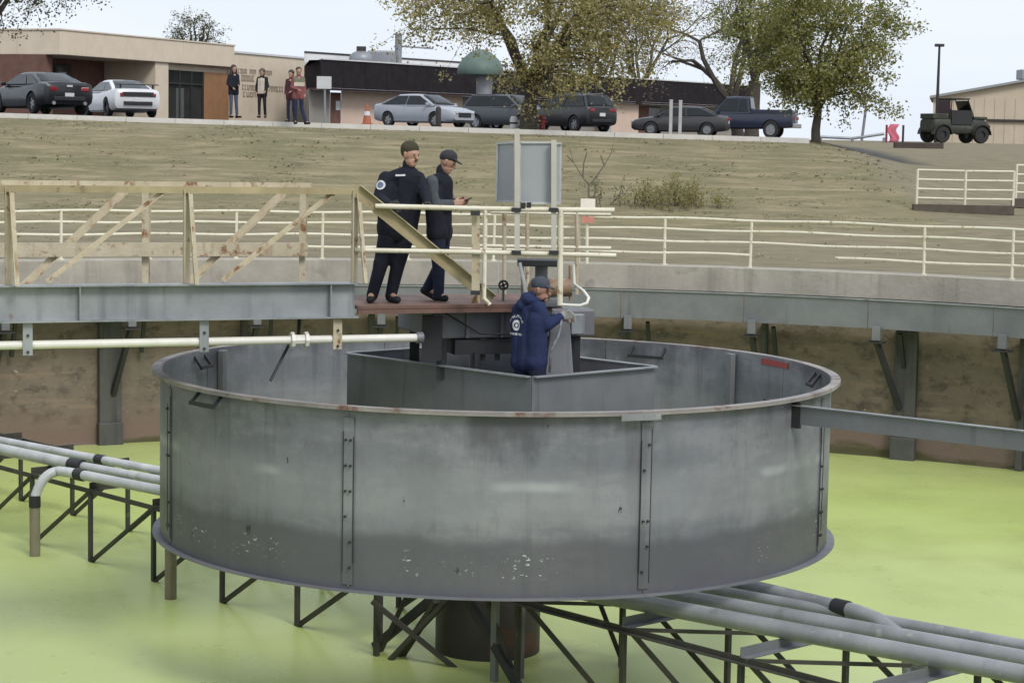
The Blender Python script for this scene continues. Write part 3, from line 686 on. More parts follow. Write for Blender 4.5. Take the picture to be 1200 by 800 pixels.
# column struts under the drum
for q in ((579, 798), (609, 794)):
    p_ = onz(*q, 0); mm = MB(); mm.bar(p_-Vector((0, 0, .1)), p_+Vector((0, 0, 1.42)), .085, .05, Mv); mm.build('hanger_post', GALV_D, ra_)
for q, e_ in (((458, 772), (524, 702)), ((470, 768), (512, 704)), ((436, 704), (555, 800))):
    mm = MB(); mm.bar(onz(*q, 0) if q[1] > 740 else W(*q, 22.9), W(*e_, 22.6), .09 if q[1] > 740 else .05, .05); mm.build('column_brace', DARKST, la_)
p_ = onz(441, 768, 0); mm = MB(); mm.bar(p_-Vector((0, 0, .1)), p_+Vector((0, 0, 1.40)), .06, .05, Mv); mm.build('hanger_post', DARKST, la_)
for s0_, s1_ in ((-.9, .9), (1.6, -.3)):
    mm = MB(); mm.bar(A(s0_, -1.0, .0), A(s1_, -.75, 1.45), .10, .06, Mv); mm.build('column_brace', BLACKST, ra_)
def pipe_thing(label, pts, r, mat=PIPEW, bands=(), group='arm pipes', drop=None):
    t = thing('arm_pipe', label, 'pipe', tuple(pts[0]), group)
    mm = MB(); mm.tube(pts, r, 14); mm.build('pipe_run', mat, t, smooth=50)
    for p, q, rr in bands:
        mm = MB(); mm.tube([p, q], rr, 14); mm.build('coupling', RUBBER, t, smooth=50)
    if drop: mm = MB(); mm.tube(drop[0], drop[1], 14); mm.build('drop_leg', PIPED, t, smooth=50)
    return t
PZr = 1.17
def ext(a, b, k0, k1): d = b-a; return a+d*k0, a+d*k1
# left of the drum
a, b = onz(0, 526, PZr), onz(91, 545, PZr); e = onz(186, 562, PZr)
p, q = ext(a, b, -2.2, 1); pipe_thing('thick pale pipe at the far left narrowing at a black coupling', [p, q], .083, bands=[(b-(b-a).normalized()*.16, b+(b-a).normalized()*.12, .095)])
p2, q2 = ext(b, e, .03, 2.2); pipe_thing('slim pale middle pipe between coupling and drum', [p2, q2], .062)
a, b = onz(117, 538, PZr+.02), onz(186, 551, PZr+.02); p, q = ext(a, b, -4, 2.0); d = (b-a).normalized()
pipe_thing('rearmost pale pipe left of the drum with black band', [p, q], .060, bands=[(a-d*.07, a+d*.10, .072)])
a, b = onz(95, 556, PZr), onz(186, 574, PZr); d = (b-a).normalized(); q = a+d*3.2
base = onz(41, 651, 0); down = Vector((0, 0, -1)); top = base+Vector((0, 0, .78)); elb = [a, a-d*.25, a-d*.5+Vector((0, 0, -.01))]
mid = (elb[-1]+top)/2+Vector((0, 0, .13))
bend = []
P0, P1, P2 = elb[-1], Vector((top.x*.75+elb[-1].x*.25, top.y*.75+elb[-1].y*.25, PZr-.02)), top
for i in range(1, 9):
    t_ = i/8; bend.append(P0*(1-t_)**2+P1*2*t_*(1-t_)+P2*t_**2)
pipe_thing('front pale pipe bending down into the water at the left', [q]+[a]+elb[1:]+bend, .068, bands=[(a-d*.10, a+d*.06, .085), (top+Vector((0, 0, .06)), top-Vector((0, 0, .10)), .080)], drop=([top-Vector((0, 0, .08)), base-Vector((0, 0, .2))], .072))
base = onz(200, 701, 0); t_ = thing('drop_pipe', 'short stained pipe standing in the green water below the left drum edge', 'pipe', tuple(base))
mm = MB(); mm.tube([base-Vector((0, 0, .2)), base+Vector((0, 0, 1.05))], .075, 14); mm.build('stub', PIPED, t_, smooth=50)
mm = MB(); mm.tube([base+Vector((0, 0, 1.05)), base+Vector((0, 0, 1.17))], .09, 14); mm.build('stub_collar', RUBBER, t_, smooth=50)
# right of the drum
for (s_, e_, lab, r_) in (((746, 705), (1200, 790), 'nearest grey pipe running to the lower right corner', .088),
                      ((798, 699), (1200, 771.5), 'second grey pipe from the front right of the drum', .083),
                      ((846, 693), (1200, 756.5), 'third slim grey pipe from the front right of the drum', .062)):
    a, b = onz(*s_, PZr), onz(*e_, PZr); p, q = ext(a, b, -.55, 2.4)
    pipe_thing(lab, [p, q], r_, PIPEG)
a, b = onz(883, 688, PZr+.05), onz(986, 712, PZr+.05); d = (b-a).normalized(); p = a-d*1.2
end = b+d*.55
pipe_thing('rearmost short grey pipe with black coupling dipping behind the others', [p, b+d*.2, b+d*.45+Vector((0, 0, -.03)), b+d*.70+Vector((0, 0, -.12)), b+d*.85+Vector((0, 0, -.26)), b+d*.88+Vector((0, 0, -.5)), b+d*.88+Vector((0, 0, -1.4))], .075, PIPEG, [(b-d*.09, b+d*.09, .088)])
base = onz(1079, 762, PZr); t_ = thing('drop_pipe', 'short grey pipe dropping from the arm pipes at lower right', 'pipe', (base.x, base.y, 0))
mm = MB(); mm.tube([Vector((base.x, base.y, -.3)), Vector((base.x, base.y, PZr-.12))], .075, 14); mm.build('stub', PIPEG, t_, smooth=50)
mm = MB(); mm.tube([Vector((base.x, base.y, PZr-.22)), Vector((base.x, base.y, PZr-.16))], .085, 14); mm.build('stub_collar', GALV_D, t_, smooth=50)
# skimmer blade
a, b = onz(914, 484, 3.06), onz(1200, 517, 3.06); p, q = ext(a, b, -.04, 2.6)
sk = thing('skimmer_blade', 'long grey steel blade reaching from the drum rim to the right', 'skimmer blade', tuple(a))
mm = MB(); mm.bar(p, q, .014, .185); mm.build('blade', GALV_D, sk)
mm = MB(); mm.bar(p+Vector((0, 0, .100)), q+Vector((0, 0, .100)), .06, .012); mm.build('blade_lip', GALV, sk)
mm = MB(); mm.bar(a-(b-a).normalized()*.2, a+(b-a).normalized()*.25, .03, .27); mm.build('mounting_plate', BLACKST, sk)
# ================================================================== PEOPLE
def skinm(n, c): return mk(n, c, tuple(x*.85 for x in c), 9, .55)
SKIN = skinm('skin', (.42, .24, .17)); SKIN_T = skinm('tan_skin', (.36, .20, .14))
NAVY = mk('navy_cloth', (.010, .011, .018), (.019, .021, .030), 6, .85, bump=.8, bscale=7, spec=.2)
NAVY2 = mk('blue_hoodie_cloth', (.017, .026, .075), (.028, .038, .09), 5, .9, bump=.8, bscale=7, spec=.2)
NAVYP = mk('navy_trousers', (.010, .011, .019), (.017, .018, .028), 6, .85, bump=.8, bscale=7, spec=.2)
GREYSW = mk('grey_marl_sleeve', (.085, .095, .105), (.06, .068, .08), 14, .9, bump=.3, bscale=20, spec=.2)
BLK = mk('black_cloth', (.012, .012, .014), (.02, .02, .022), 6, .8, spec=.25)
BLUEPANT = mk('dark_blue_trousers', (.012, .016, .034), (.018, .023, .044), 6, .85, bump=.8, bscale=7, spec=.2)
BEANIE = mk('olive_knit', (.075, .066, .045), (.05, .045, .03), 30, .95, bump=.5, bscale=60, spec=.1)
CAPM = mk('dark_cap', (.018, .018, .022), (.028, .028, .033), 8, .8)
CAPG = mk('slate_cap', (.055, .065, .085), (.04, .05, .065), 8, .85)
HAIR = mk('dark_hair', (.02, .014, .012), (.035, .024, .02), 30, .6)
WHITEP = mk('white_print', (.62, .63, .64), (.5, .51, .52), 20, .7)
GLOVE = mk('black_glove', (.014, .013, .014), (.024, .022, .022), 10, .7)
def sweep(mm, p, q, r1, r2=None, n=10):
    r2 = r1 if r2 is None else r2; p, q = Vector(p), Vector(q); d = q-p
    if d.length < 1e-4: mm.sphere(p, r1, n, 7); return
    mm.tube([p, q], [r1, r2], n); mm.sphere(p, r1, n, 7); mm.sphere(q, r2, n, 7)
def organic(name, caps, mat, parent, vox=.014, smooth=3):
    mm = MB()
    for c in caps:
        if len(c) == 3 and isinstance(c[2], tuple): mm.sphere(c[0], c[1], 14, 10, c[2])
        else: sweep(mm, *c)
    o = mm.build(name, mat, parent)
    r = o.modifiers.new('r', 'REMESH'); r.mode = 'VOXEL'; r.voxel_size = vox; r.use_smooth_shade = True
    s = o.modifiers.new('s', 'SMOOTH'); s.iterations = smooth; s.factor = .5
    return bake(o)
def hand_caps(wr, d, side, curl, k=1.0):
    """palm and five fingers: d along the hand, side towards the thumb, curl the way the fingers bend"""
    d, side, curl = d.normalized(), side.normalized(), curl.normalized(); c = []
    for q in (-.024, -.008, .008, .024): c.append((wr+side*q*.7*k, wr+d*.085*k+side*q*k, .015*k, .013*k))
    for q, L_ in ((.028, .066), (.009, .076), (-.010, .070), (-.028, .054)):
        p0 = wr+d*.088*k+side*q*k; p1 = p0+(d*.75+curl*.55).normalized()*L_*.5*k; p2 = p1+(d*.15+curl).normalized()*L_*.5*k
        c += [(p0, p1, .0095*k, .0088*k), (p1, p2, .0088*k, .0075*k)]
    t0 = wr+d*.03*k+side*.03*k; t1 = t0+(side*.7+d*.7+curl*.3).normalized()*.042*k; t2 = t1+(d*.7+curl*.7).normalized()*.034*k
    c += [(t0, t1, .0125*k, .011*k), (t1, t2, .011*k, .009*k)]
    return c
def head_caps(h, fwd, up, k=1.0):
    """head with jaw, nose, brow and ears; h is the centre of the skull"""
    sd = fwd.cross(up).normalized(); c = [(h+up*.02*k, .088*k, (1, 1, 1.12))]
    c += [(h+fwd*.02*k-up*.06*k, h+fwd*.045*k-up*.085*k, .062*k, .042*k), (h+fwd*.09*k+up*.012*k, h+fwd*.108*k-up*.022*k, .011*k, .015*k),
          (h+fwd*.078*k+up*.03*k+sd*.03*k, h+fwd*.078*k+up*.03*k-sd*.03*k, .014*k, .014*k), (h+fwd*.078*k-up*.055*k+sd*.018*k, h+fwd*.078*k-up*.055*k-sd*.018*k, .012*k, .012*k)]
    for s in (-1, 1): c.append((h+sd*s*.088*k+up*.015*k, h+sd*s*.086*k-up*.025*k, .016*k, .012*k))
    return c
EYE = mk('dark_eye', (.02, .015, .012), None, 5, .3)
def person(label, J, top, top_mat, pants_mat, shoe_mat, skin, head_fwd, k=1.0, vox=.013, group=None, hands=None, glove=None, loose=1.0, sleeve_mat=None, head_up=Vector((0, 0, 1)), coat_len=.10):
    """J: joints (world). Body is one continuous figure; clothes are children"""
    feet = (J['la']+J['ra'])/2; z0 = min(J['la'].z, J['ra'].z)-.085*k
    t = thing('person', label, 'person', (feet.x, feet.y, z0), group)
    neck, head = J['neck'], J['head']; f = head_fwd.normalized(); up = head_up.normalized()
    pel = (J['lh']+J['rh'])/2
    body = head_caps(head, f, up, k)+[(neck-Vector((0, 0, .03)), head-up*.04*k, .055*k, .052*k)]
    for s in 'lr':
        sh, el, wr, hp, kn, an, to = (J[s+q] for q in ('s', 'e', 'w', 'h', 'k', 'a', 't'))
        body += [(sh, el, .050*k, .040*k), (el, wr, .040*k, .027*k), (hp, kn, .078*k, .055*k), (kn, an, .055*k, .037*k), (sh*.86+pel*.14-Vector((0, 0, .06)), hp, .072*k, .08*k), (neck-Vector((0, 0, .05)), sh-Vector((0, 0, .02)), .042*k, .045*k), (an, to, .035*k, .03*k)]
        if hands: body += hand_caps(wr+(wr-el).normalized()*.01, *hands[s], k)
        else: body += [(wr, wr+(wr-el).normalized()*.10*k, .034*k, .022*k)]
    body.append((neck-Vector((0, 0, .1)), pel, .10*k, .10*k))
    bo = organic('body', body, skin, t, vox if not hands else .0075, 2)
    # face
    mm = MB(); sd = f.cross(up).normalized()
    for s in (-1, 1): mm.sphere(head+f*.085*k+up*.012*k+sd*s*.032*k, .0075*k, 8, 6)
    mm.build('eyes', EYE, bo, smooth=True)
    mm = MB(); mm.tube([head+f*.088*k-up*.053*k+sd*.022*k, head+f*.093*k-up*.053*k, head+f*.088*k-up*.053*k-sd*.022*k], .005*k, 6); mm.build('mouth', mk('lips', (.22, .09, .07), None, 5, .5), bo)
    # trousers
    tc_ = []
    for s in 'lr':
        hp, kn, an = J[s+'h'], J[s+'k'], J[s+'a']
        tc_ += [(hp, kn, .100*k*loose, .074*k*loose), (kn, an-Vector((0, 0, .02)), .074*k*loose, .060*k*loose), (hp+Vector((0, 0, .10)), hp, .102*k*min(1, loose), .105*k*min(1, loose)), (kn+Vector((0, 0, .03)), kn+(an-kn)*.25, .076*k*loose, .066*k*loose)]
    tc_.append((J['lh']+Vector((0, 0, .04)), J['rh']+Vector((0, 0, .04)), .108*k*min(1, loose), .108*k*min(1, loose)))
    organic('trousers', tc_, pants_mat, t, vox)
    # top
    sc = []; sl_ = []
    for s in 'lr':
        sh, el, wr, hp = (J[s+q] for q in ('s', 'e', 'w', 'h'))
        arm = [(sh, el, .074*k*loose, .062*k*loose), (el, wr-(wr-el).normalized()*.01, .062*k*loose, .046*k*loose)]
        (sl_ if sleeve_mat else sc).extend(arm)
        sc += [(sh*.88+pel*.12-Vector((0, 0, .05)), hp+Vector((0, 0, .02)), .100*k*loose, .112*k*loose), (neck-Vector((0, 0, .03)), sh-Vector((0, 0, .01)), .062*k, .068*k), (hp+Vector((0, 0, .02)), hp-Vector((0, 0, coat_len)), .118*k*loose, .122*k*loose)]
    sc += [(neck-Vector((0, 0, .12)), pel, .128*k*loose, .128*k*loose), (J['ls'], J['rs'], .07*k, .07*k)]
    to = organic(top, sc, top_mat, t, vox)
    if sleeve_mat: organic('sleeves', sl_, sleeve_mat, t, vox)
    co = [(neck-Vector((0, 0, .02)), neck+Vector((0, 0, .035)), .072*k, .070*k)]
    organic('collar', co, top_mat, to, vox, 1)
    # shoes
    for s in 'lr':
        an, tt = J[s+'a'], J[s+'t']; d = (tt-an); d.z = 0; d.normalize()
        organic('shoe', [(an-d*.045*k-Vector((0, 0, .045*k)), tt-Vector((0, 0, .0)), .044*k, .040*k), (an, an-Vector((0, 0, .04*k)), .052*k, .048*k)], shoe_mat, t, vox, 2)
    if glove:
        for s in 'lr':
            gcaps = hand_caps(J[s+'w']+(J[s+'w']-J[s+'e']).normalized()*.01, *hands[s], k*1.13); gcaps.append((J[s+'w']-(J[s+'w']-J[s+'e']).normalized()*.03, J[s+'w']+(J[s+'w']-J[s+'e']).normalized()*.02, .036*k, .034*k))
            organic('glove', gcaps, glove, t, .008, 1)
    return t, to
def project_patch(o, pts2d, c, nrm, mat, parent, name, lift=.006):
    """lay little print polygons on a garment: pts2d list of polygons in the plane facing nrm at c (thing-local)"""
    nrm = nrm.normalized(); ux = Vector((-nrm.y, nrm.x, 0)).normalized(); uz = nrm.cross(ux)
    if uz.z < 0: uz = -uz
    mm = MB(); mw = o.matrix_world
    for poly in pts2d:
        vs = []
        for u_, v_ in poly:
            og = c+ux*u_+uz*v_+nrm*.6; ok, loc, nn_, _ = o.ray_cast(og, -nrm)
            vs.append((loc if ok and (loc-c).length < .4 else c+ux*u_+uz*v_)+nrm*lift)
        k0 = len(mm.v); mm.v += vs; mm.f.append(tuple(range(k0, k0+len(vs)))); mm.mi.append(0)
    me = bpy.data.meshes.new(name); me.from_pydata(mm.v, [], mm.f); me.materials.append(mat)
    p = link(bpy.data.objects.new(name, me)); p.parent = parent; return p
def quads(u0, v0, u1, v1, nu, nv): return [[(u0+(u1-u0)*i/nu, v0+(v1-v0)*j/nv), (u0+(u1-u0)*(i+1)/nu, v0+(v1-v0)*j/nv), (u0+(u1-u0)*(i+1)/nu, v0+(v1-v0)*(j+1)/nv), (u0+(u1-u0)*i/nu, v0+(v1-v0)*(j+1)/nv)] for i in range(nu) for j in range(nv)]
def ringp(r0, r1, n=16): return [[(r0*cos(2*pi*i/n), r0*sin(2*pi*i/n)), (r1*cos(2*pi*i/n), r1*sin(2*pi*i/n)), (r1*cos(2*pi*(i+1)/n), r1*sin(2*pi*(i+1)/n)), (r0*cos(2*pi*(i+1)/n), r0*sin(2*pi*(i+1)/n))] for i in range(n)]
VZ = lambda x, y, z: Vector((x, y, z))
# officer in the olive beanie, both hands on the rail
D1 = 22.45
J = dict(neck=W(479, 196, D1), head=W(481, 181.5, D1-.03), ls=W(452, 209, D1-.05), rs=W(490, 209, D1+.10), le=W(444, 231, D1-.12), re=W(499, 230, D1-.08),
         lw=W(456, 239.5, D1-.30), rw=W(502, 238.5, D1-.30), lh=W(455, 272, D1), rh=W(476, 272, D1+.05), lk=W(446, 311, D1-.06), rk=W(466, 311, D1-.02),
         la=W(436, 345, D1), ra=W(458, 346.5, D1+.05), lt=W(433, 352, D1-.18), rt=W(466, 353.5, D1-.13))
for s in 'lr': J[s+'a'].z = max(J[s+'a'].z, PZ+.085); J[s+'a'].z = PZ+.09; J[s+'t'].z = PZ+.042
hd = dict(l=(VZ(.8, -.5, -.1), VZ(.2, .2, .9), VZ(.1, -.3, -.9)), r=(VZ(.3, -.8, -.1), VZ(-.8, -.1, .5), VZ(.1, -.3, -.9)))
t, top = person('man in black uniform and olive beanie resting both hands on the platform rail', J, 'jacket', NAVY, NAVYP, BLK, SKIN, VZ(.72, -.62, -.18), 1.0, .013, None, hd, GLOVE, 1.08, head_up=VZ(.1, 0, 1), coat_len=-.06)
f = VZ(.72, -.62, -.18).normalized(); h = J['head']
organic('beanie', [(h+VZ(0, 0, .065)-f*.012, .101, (1, 1, .86)), (h+VZ(0, 0, .04)-f*.02, h+VZ(0, 0, .055)-f*.02, .097, .097)], BEANIE, t, .012, 2)
organic('moustache', [(h+f*.090-VZ(0, 0, .040)+f.cross(VZ(0, 0, 1))*.026, h+f*.090-VZ(0, 0, .040)-f.cross(VZ(0, 0, 1))*.026, .007, .007)], HAIR, t, .005, 1)
O = ORG[t.name]
slc = J['ls']*.62+J['le']*.38-O
pt = project_patch(top, ringp(0, .052, 14), slc, VZ(-.35, -1, .1), WHITEP, top, 'arm_patch', .008); project_patch(top, ringp(0, .034, 12), slc, VZ(-.35, -1, .1), mk('patch_blue', (.12, .16, .25), None, 5, .7), top, 'patch_centre', .011)
project_patch(top, quads(-.05, -.010, .05, .010, 4, 1), W(469, 205.5, D1-.1)-O, VZ(.15, -1, .1), WHITEP, top, 'name_tape', .008)
# man in the black cap reading a phone
D2 = 22.75
J = dict(neck=W(518, 203, D2), head=W(524, 190, D2-.02), ls=W(506, 213, D2-.16), rs=W(520, 212, D2+.16), le=W(509, 240, D2-.20), re=W(527, 238, D2+.16),
         lw=W(529, 238.5, D2-.14), rw=W(535, 237, D2+.10), lh=W(512, 276, D2-.08), rh=W(518, 276, D2+.09), lk=W(514, 311, D2-.09), rk=W(517, 309, D2+.08),
         la=W(514, 346, D2-.08), ra=W(501, 337, D2+.10), lt=W(522, 352, D2-.12), rt=W(508, 349, D2+.08))
J['la'].z = PZ+.09; J['lt'].z = PZ+.042; J['ra'].z = PZ+.15; J['rt'].z = PZ+.045
hd = dict(l=(VZ(.9, .1, .1), VZ(.1, .2, .9), VZ(.2, .9, .1)), r=(VZ(.9, -.2, .1), VZ(.1, -.2, .9), VZ(.2, -.9, .1)))
t, top = person('man in black cap and grey sleeves looking down at a phone on the platform', J, 'vest', NAVY, BLUEPANT, BLK, SKIN, VZ(.86, -.15, -.42), .97, .013, None, hd, None, 1.04, GREYSW, head_up=VZ(.42, 0, .9), coat_len=-.05)
f = VZ(.86, -.15, -.42).normalized(); u_ = VZ(.42, 0, .9).normalized(); h = J['head']; sd_ = f.cross(u_).normalized()
organic('cap', [(h+u_*.058-f*.012, .100, (1, 1, .80))]+[(h+u_*.062+f*.06+sd_*q, h+u_*.050+f*(.155-abs(q)*.6)+sd_*q*.8, .013, .010) for q in (-.06, -.03, 0, .03, .06)], CAPM, t, .010, 2)
ph = W(546, 235, D2-.03); phm = MB(); phm.box((0, 0, 0), (.145, .075, .011), Matrix.Rotation(R(-25), 3, 'Y')); phm.v = [v+ph for v in phm.v]
phone = thing('phone', 'small black phone held by the man in the cap', 'phone', tuple(ph)); phm.build('phone_case', RUBBER, phone, bevel=.004)
mm = MB(); mm.box((0, 0, 0), (.13, .066, .002), Matrix.Rotation(R(-25), 3, 'Y')); mm.v = [v+ph+Matrix.Rotation(R(-25), 3, 'Y')@Vector((0, 0, .0072)) for v in mm.v]; mm.build('screen', mk('dark_glass', (.02, .025, .03), None, 5, .1), phone)
# worker in the blue hoodie standing inside the box
D3 = 22.05
J = dict(neck=W(625, 352, D3), head=W(633, 339.5, D3-.01), ls=W(608, 363, D3+.10), rs=W(632, 361, D3-.15), le=W(632, 382, D3+.22), re=W(641, 381, D3-.16),
         lw=W(651, 372, D3+.16), rw=W(657, 371, D3-.08), lh=W(612, 423, D3+.08), rh=W(628, 423, D3-.08), lk=W(616, 465, D3+.08), rk=W(633, 465, D3-.08),
         la=W(612, 503, D3+.08), ra=W(630, 503, D3-.08), lt=W(624, 508, D3+.06), rt=W(642, 508, D3-.1))
for s in 'lr': J[s+'a'].z = 2.69; J[s+'t'].z = 2.645; J[s+'k'].z = 3.10
hd = dict(l=(VZ(.95, -.1, .1), VZ(0, -.3, .9), VZ(.2, .2, -.9)), r=(VZ(.95, .1, .1), VZ(0, -.3, .9), VZ(.2, .2, -.9)))
t, top = person('worker in blue hoodie with white back print standing inside the steel box', J, 'hoodie', NAVY2, BLUEPANT, BLK, SKIN_T, VZ(.93, -.25, -.22), 1.02, .013, None, hd, mk('pale_work_glove', (.45, .43, .42), (.36, .34, .33), 12, .8), 1.06, coat_len=.0)
h = J['head']; f = VZ(.93, -.25, -.22).normalized(); u_ = VZ(.2, 0, 1).normalized(); sd_ = f.cross(u_).normalized()
organic('cap', [(h+u_*.060-f*.010, .104, (1, 1, .80))]+[(h+u_*.060+f*.06+sd_*q, h+u_*.045+f*(.15-abs(q)*.6)+sd_*q*.8, .013, .010) for q in (-.06, -.03, 0, .03, .06)], CAPG, t, .010, 2)
organic('beard', [(h+f*.045-u_*.085, h+f*.055-u_*.075, .048, .046)], HAIR, t, .01, 2)
organic('hood', [(J['neck']+VZ(-.07, -.03, .02), J['neck']+VZ(-.03, .08, .02), .075, .07), (J['neck']+VZ(-.12, -.01, -.05), J['neck']+VZ(-.09, .05, -.04), .07, .06), (J['neck']+VZ(.02, -.07, 0), J['neck']+VZ(-.05, -.07, .01), .05, .06)], NAVY2, top, .012, 3)
O = ORG[t.name]; c = W(607, 380, D3)-O; nrm = VZ(-.72, -.70, .05)
g = random.Random(5); pol = []
for i in range(9):                                   # arched line of letters, emblem, lower line
    a = R(160-17.5*i); cx, cz = .10*cos(a), .09*sin(a)
    pol += [[(cx-.011, cz-.014), (cx+.011, cz-.014), (cx+.011, cz-.008), (cx-.011, cz-.008)], [(cx-.011, cz-.008), (cx-.005, cz-.008), (cx-.005, cz+.016), (cx-.011, cz+.016)]] if i % 2 else [[(cx-.011, cz-.014), (cx-.005, cz-.014), (cx-.005, cz+.016), (cx-.011, cz+.016)], [(cx+.005, cz-.014), (cx+.011, cz-.014), (cx+.011, cz+.016), (cx+.005, cz+.016)], [(cx-.005, cz-.002), (cx+.005, cz-.002), (cx+.005, cz+.004), (cx-.005, cz+.004)]]
pol += [[(x*.9, z-.01) for x, z in q] for q in ringp(.030, .058, 14)]+[[(x*.7, z-.01) for x, z in q] for q in ringp(0, .020, 8)]
for i in range(7): pol += quads(-.09+i*.027, -.115, -.09+i*.027+.017, -.090, 1, 1)
project_patch(top, pol, c, nrm, WHITEP, top, 'back_print')['kind'] = 'stuff'
# pale strap the worker holds
st_ = MB(); st_.tube([W(659, 368, D3-.1), W(655, 392, D3-.14), W(646, 410, D3-.18), W(644, 436, D3-.12)], .013, 8)
tag(st_.build('strap', mk('pale_webbing', (.26, .27, .28), (.10, .11, .13), 26, .8), smooth=True), 'pale patterned strap hanging from the hands of the worker', 'strap')
# four people on the lot beside the beige building
def far_person(label, px, py_feet, d, hgt, top_mat, pants, mats, yaw, top='jacket', arms=0.0, pose=(0, 0, 0), group='people on the parking lot'):
    p = W(px, py_feet, d); k = hgt/1.75; c, s_ = cos(yaw), sin(yaw)
    def L(x, y, z): return Vector((p.x+(x*c-y*s_)*k, p.y+(x*s_+y*c)*k, p.z+z*k))
    J = dict(neck=L(0, 0, 1.47), head=L(0, -.02, 1.61), ls=L(-.145, 0, 1.385), rs=L(.145, 0, 1.385), le=L(-.215, .02, 1.12), re=L(.21, .03, 1.12), lw=L(-.20+pose[0]*.16, -.07-pose[0]*.20, .88+pose[0]*.20), rw=L(.22-pose[1]*.18, -.02-pose[1]*.22, .87+pose[1]*.22),
             lh=L(-.09, 0, .92), rh=L(.09, 0, .92), lk=L(-.10, -.02, .50), rk=L(.10, -.01, .50), la=L(-.10, 0, .085), ra=L(.11+pose[2]*.06, .03-pose[2]*.18, .085), lt=L(-.11, -.15, .045), rt=L(.15+pose[2]*.08, -.12-pose[2]*.18, .045))
    t, to = person(label, J, top, top_mat, pants, BLK, SKIN, VZ(s_, -c, 0), k, .022, group, loose=.84)
    return t, to, J, VZ(s_, -c, 0)
JEANS = mk('faded_jeans', (.085, .10, .145), (.06, .075, .115), 8, .85, spec=.2)
JEANSD = mk('dark_jeans', (.018, .023, .05), (.028, .033, .065), 8, .85, spec=.2)
def bare_cap(t, J, f, mat, long=False):
    h = J['head']; c = [(h+VZ(0, 0, .045)-f*.022, .100, (1, 1, .95)), (h-f*.05, h-f*.055-VZ(0, 0, .06), .07, .06)]
    if long: c += [(h-f*.05, h-f*.07-VZ(0, 0, .33), .085, .07), (h-f*.02+f.cross(VZ(0, 0, 1))*.08, h-VZ(0, 0, .25)+f.cross(VZ(0, 0, 1))*.10, .045, .04), (h-f*.02-f.cross(VZ(0, 0, 1))*.08, h-VZ(0, 0, .25)-f.cross(VZ(0, 0, 1))*.10, .045, .04)]
    organic('hair', c, mat, t, .02, 2)
t, to, J, f = far_person('person in dark jacket with long dark hair and faded jeans on the lot', 273.5, 138.5, 66.5, 1.68, NAVY, JEANS, None, R(38), pose=(.5, .9, .3)); bare_cap(t, J, f, HAIR, True)
t, to, J, f = far_person('person in open black jacket over pale shirt and black trousers on the lot', 307, 138.5, 66.5, 1.56, BLK, BLK, None, R(-14), pose=(.1, .35, -.4)); bare_cap(t, J, f, mk('brown_hair', (.10, .06, .04), None, 20, .6))
SHIRT = mk('pale_shirt', (.52, .46, .38), (.42, .37, .30), 9, .85)
O = ORG[t.name]; c = (J['ls']+J['rs']+J['lh']+J['rh'])/4-O; project_patch(to, quads(-.11, -.26, .11, .22, 4, 6), c, f, SHIRT, to, 'shirt_front', .02)
t, to, J, f = far_person('person in green, white and red sweater and dark jeans beside the bank', 349.5, 146, 63.6, 1.74, mk('red_sweater', (.24, .075, .08), (.17, .06, .065), 9, .9), JEANSD, None, R(24), 'sweater', pose=(.8, .2, 1.2)); bare_cap(t, J, f, HAIR)
O = ORG[t.name]; c = (J['ls']+J['rs']+J['lh']+J['rh'])/4-O
project_patch(to, quads(-.17, .0, .17, .12, 6, 2), c, f, SHIRT, to, 'sweater_band', .022); project_patch(to, quads(-.18, .12, .18, .26, 6, 3), c, f, mk('sage_knit', (.17, .18, .12), None, 9, .9), to, 'sweater_yoke', .022)
t, to, J, f = far_person('person in dark red and black top half hidden behind the sweater wearer', 341, 144, 64.6, 1.62, mk('maroon_top', (.10, .02, .03), (.03, .015, .02), 3, .9), JEANSD, None, R(-24), pose=(.2, .7, -.8)); bare_cap(t, J, f, HAIR)
# ================================================================== VEHICLES on the lot
def paint(n, c, rough=.35, coat=.22):
    m_ = mk(n, c, tuple(x*.9 for x in c), 3, rough); m_.node_tree.nodes['Principled BSDF'].inputs['Coat Weight'].default_value = coat; return m_
GLASS = mk('car_glass', (.016, .019, .022), (.022, .026, .03), 3, .22, spec=.25)
TYRE = mk('tyre_rubber', (.02, .02, .021), None, 6, .8); RIMA = mk('alloy_rim', (.45, .46, .47), (.33, .34, .35), 9, .3, .7)
RIMK = mk('dark_rim', (.05, .05, .055), None, 9, .35, .5)
TRIM = mk('black_trim', (.018, .018, .019), None, 6, .5); LAMP = mk('clear_lamp', (.62, .64, .66), (.45, .47, .5), 12, .12); TAIL = mk('tail_lamp', (.30, .02, .03), (.20, .015, .02), 12, .15)
PLATE = mk('number_plate', (.62, .63, .62), (.5, .52, .52), 20, .5)
def loft(st_, closed=True):
    mm = MB(); n = None
    for (x, w_, zb, zt) in st_:
        h_ = zt-zb; half = [(w_*.88, zb), (w_*.97, zb+.10*h_), (w_, zb+.34*h_), (w_, zb+.55*h_), (w_*.975, zb+.80*h_), (w_*.93, zb+.93*h_), (w_*.80, zt), (w_*.40, zt+.018)]
        ring = [(y, z) for y, z in half]+[(-y, z) for y, z in reversed(half)]; n = len(ring)
        mm.v += [Vector((x, y, z)) for y, z in ring]
    for i in range(len(st_)-1):
        for j in range(n):
            a, b = i*n+j, i*n+(j+1) % n; mm.f.append((a, b, b+n, a+n)); mm.mi.append(0)
    mm.f.append(tuple(range(n))); mm.f.append(tuple(reversed(range((len(st_)-1)*n, len(st_)*n)))); mm.mi += [0, 0]
    return mm
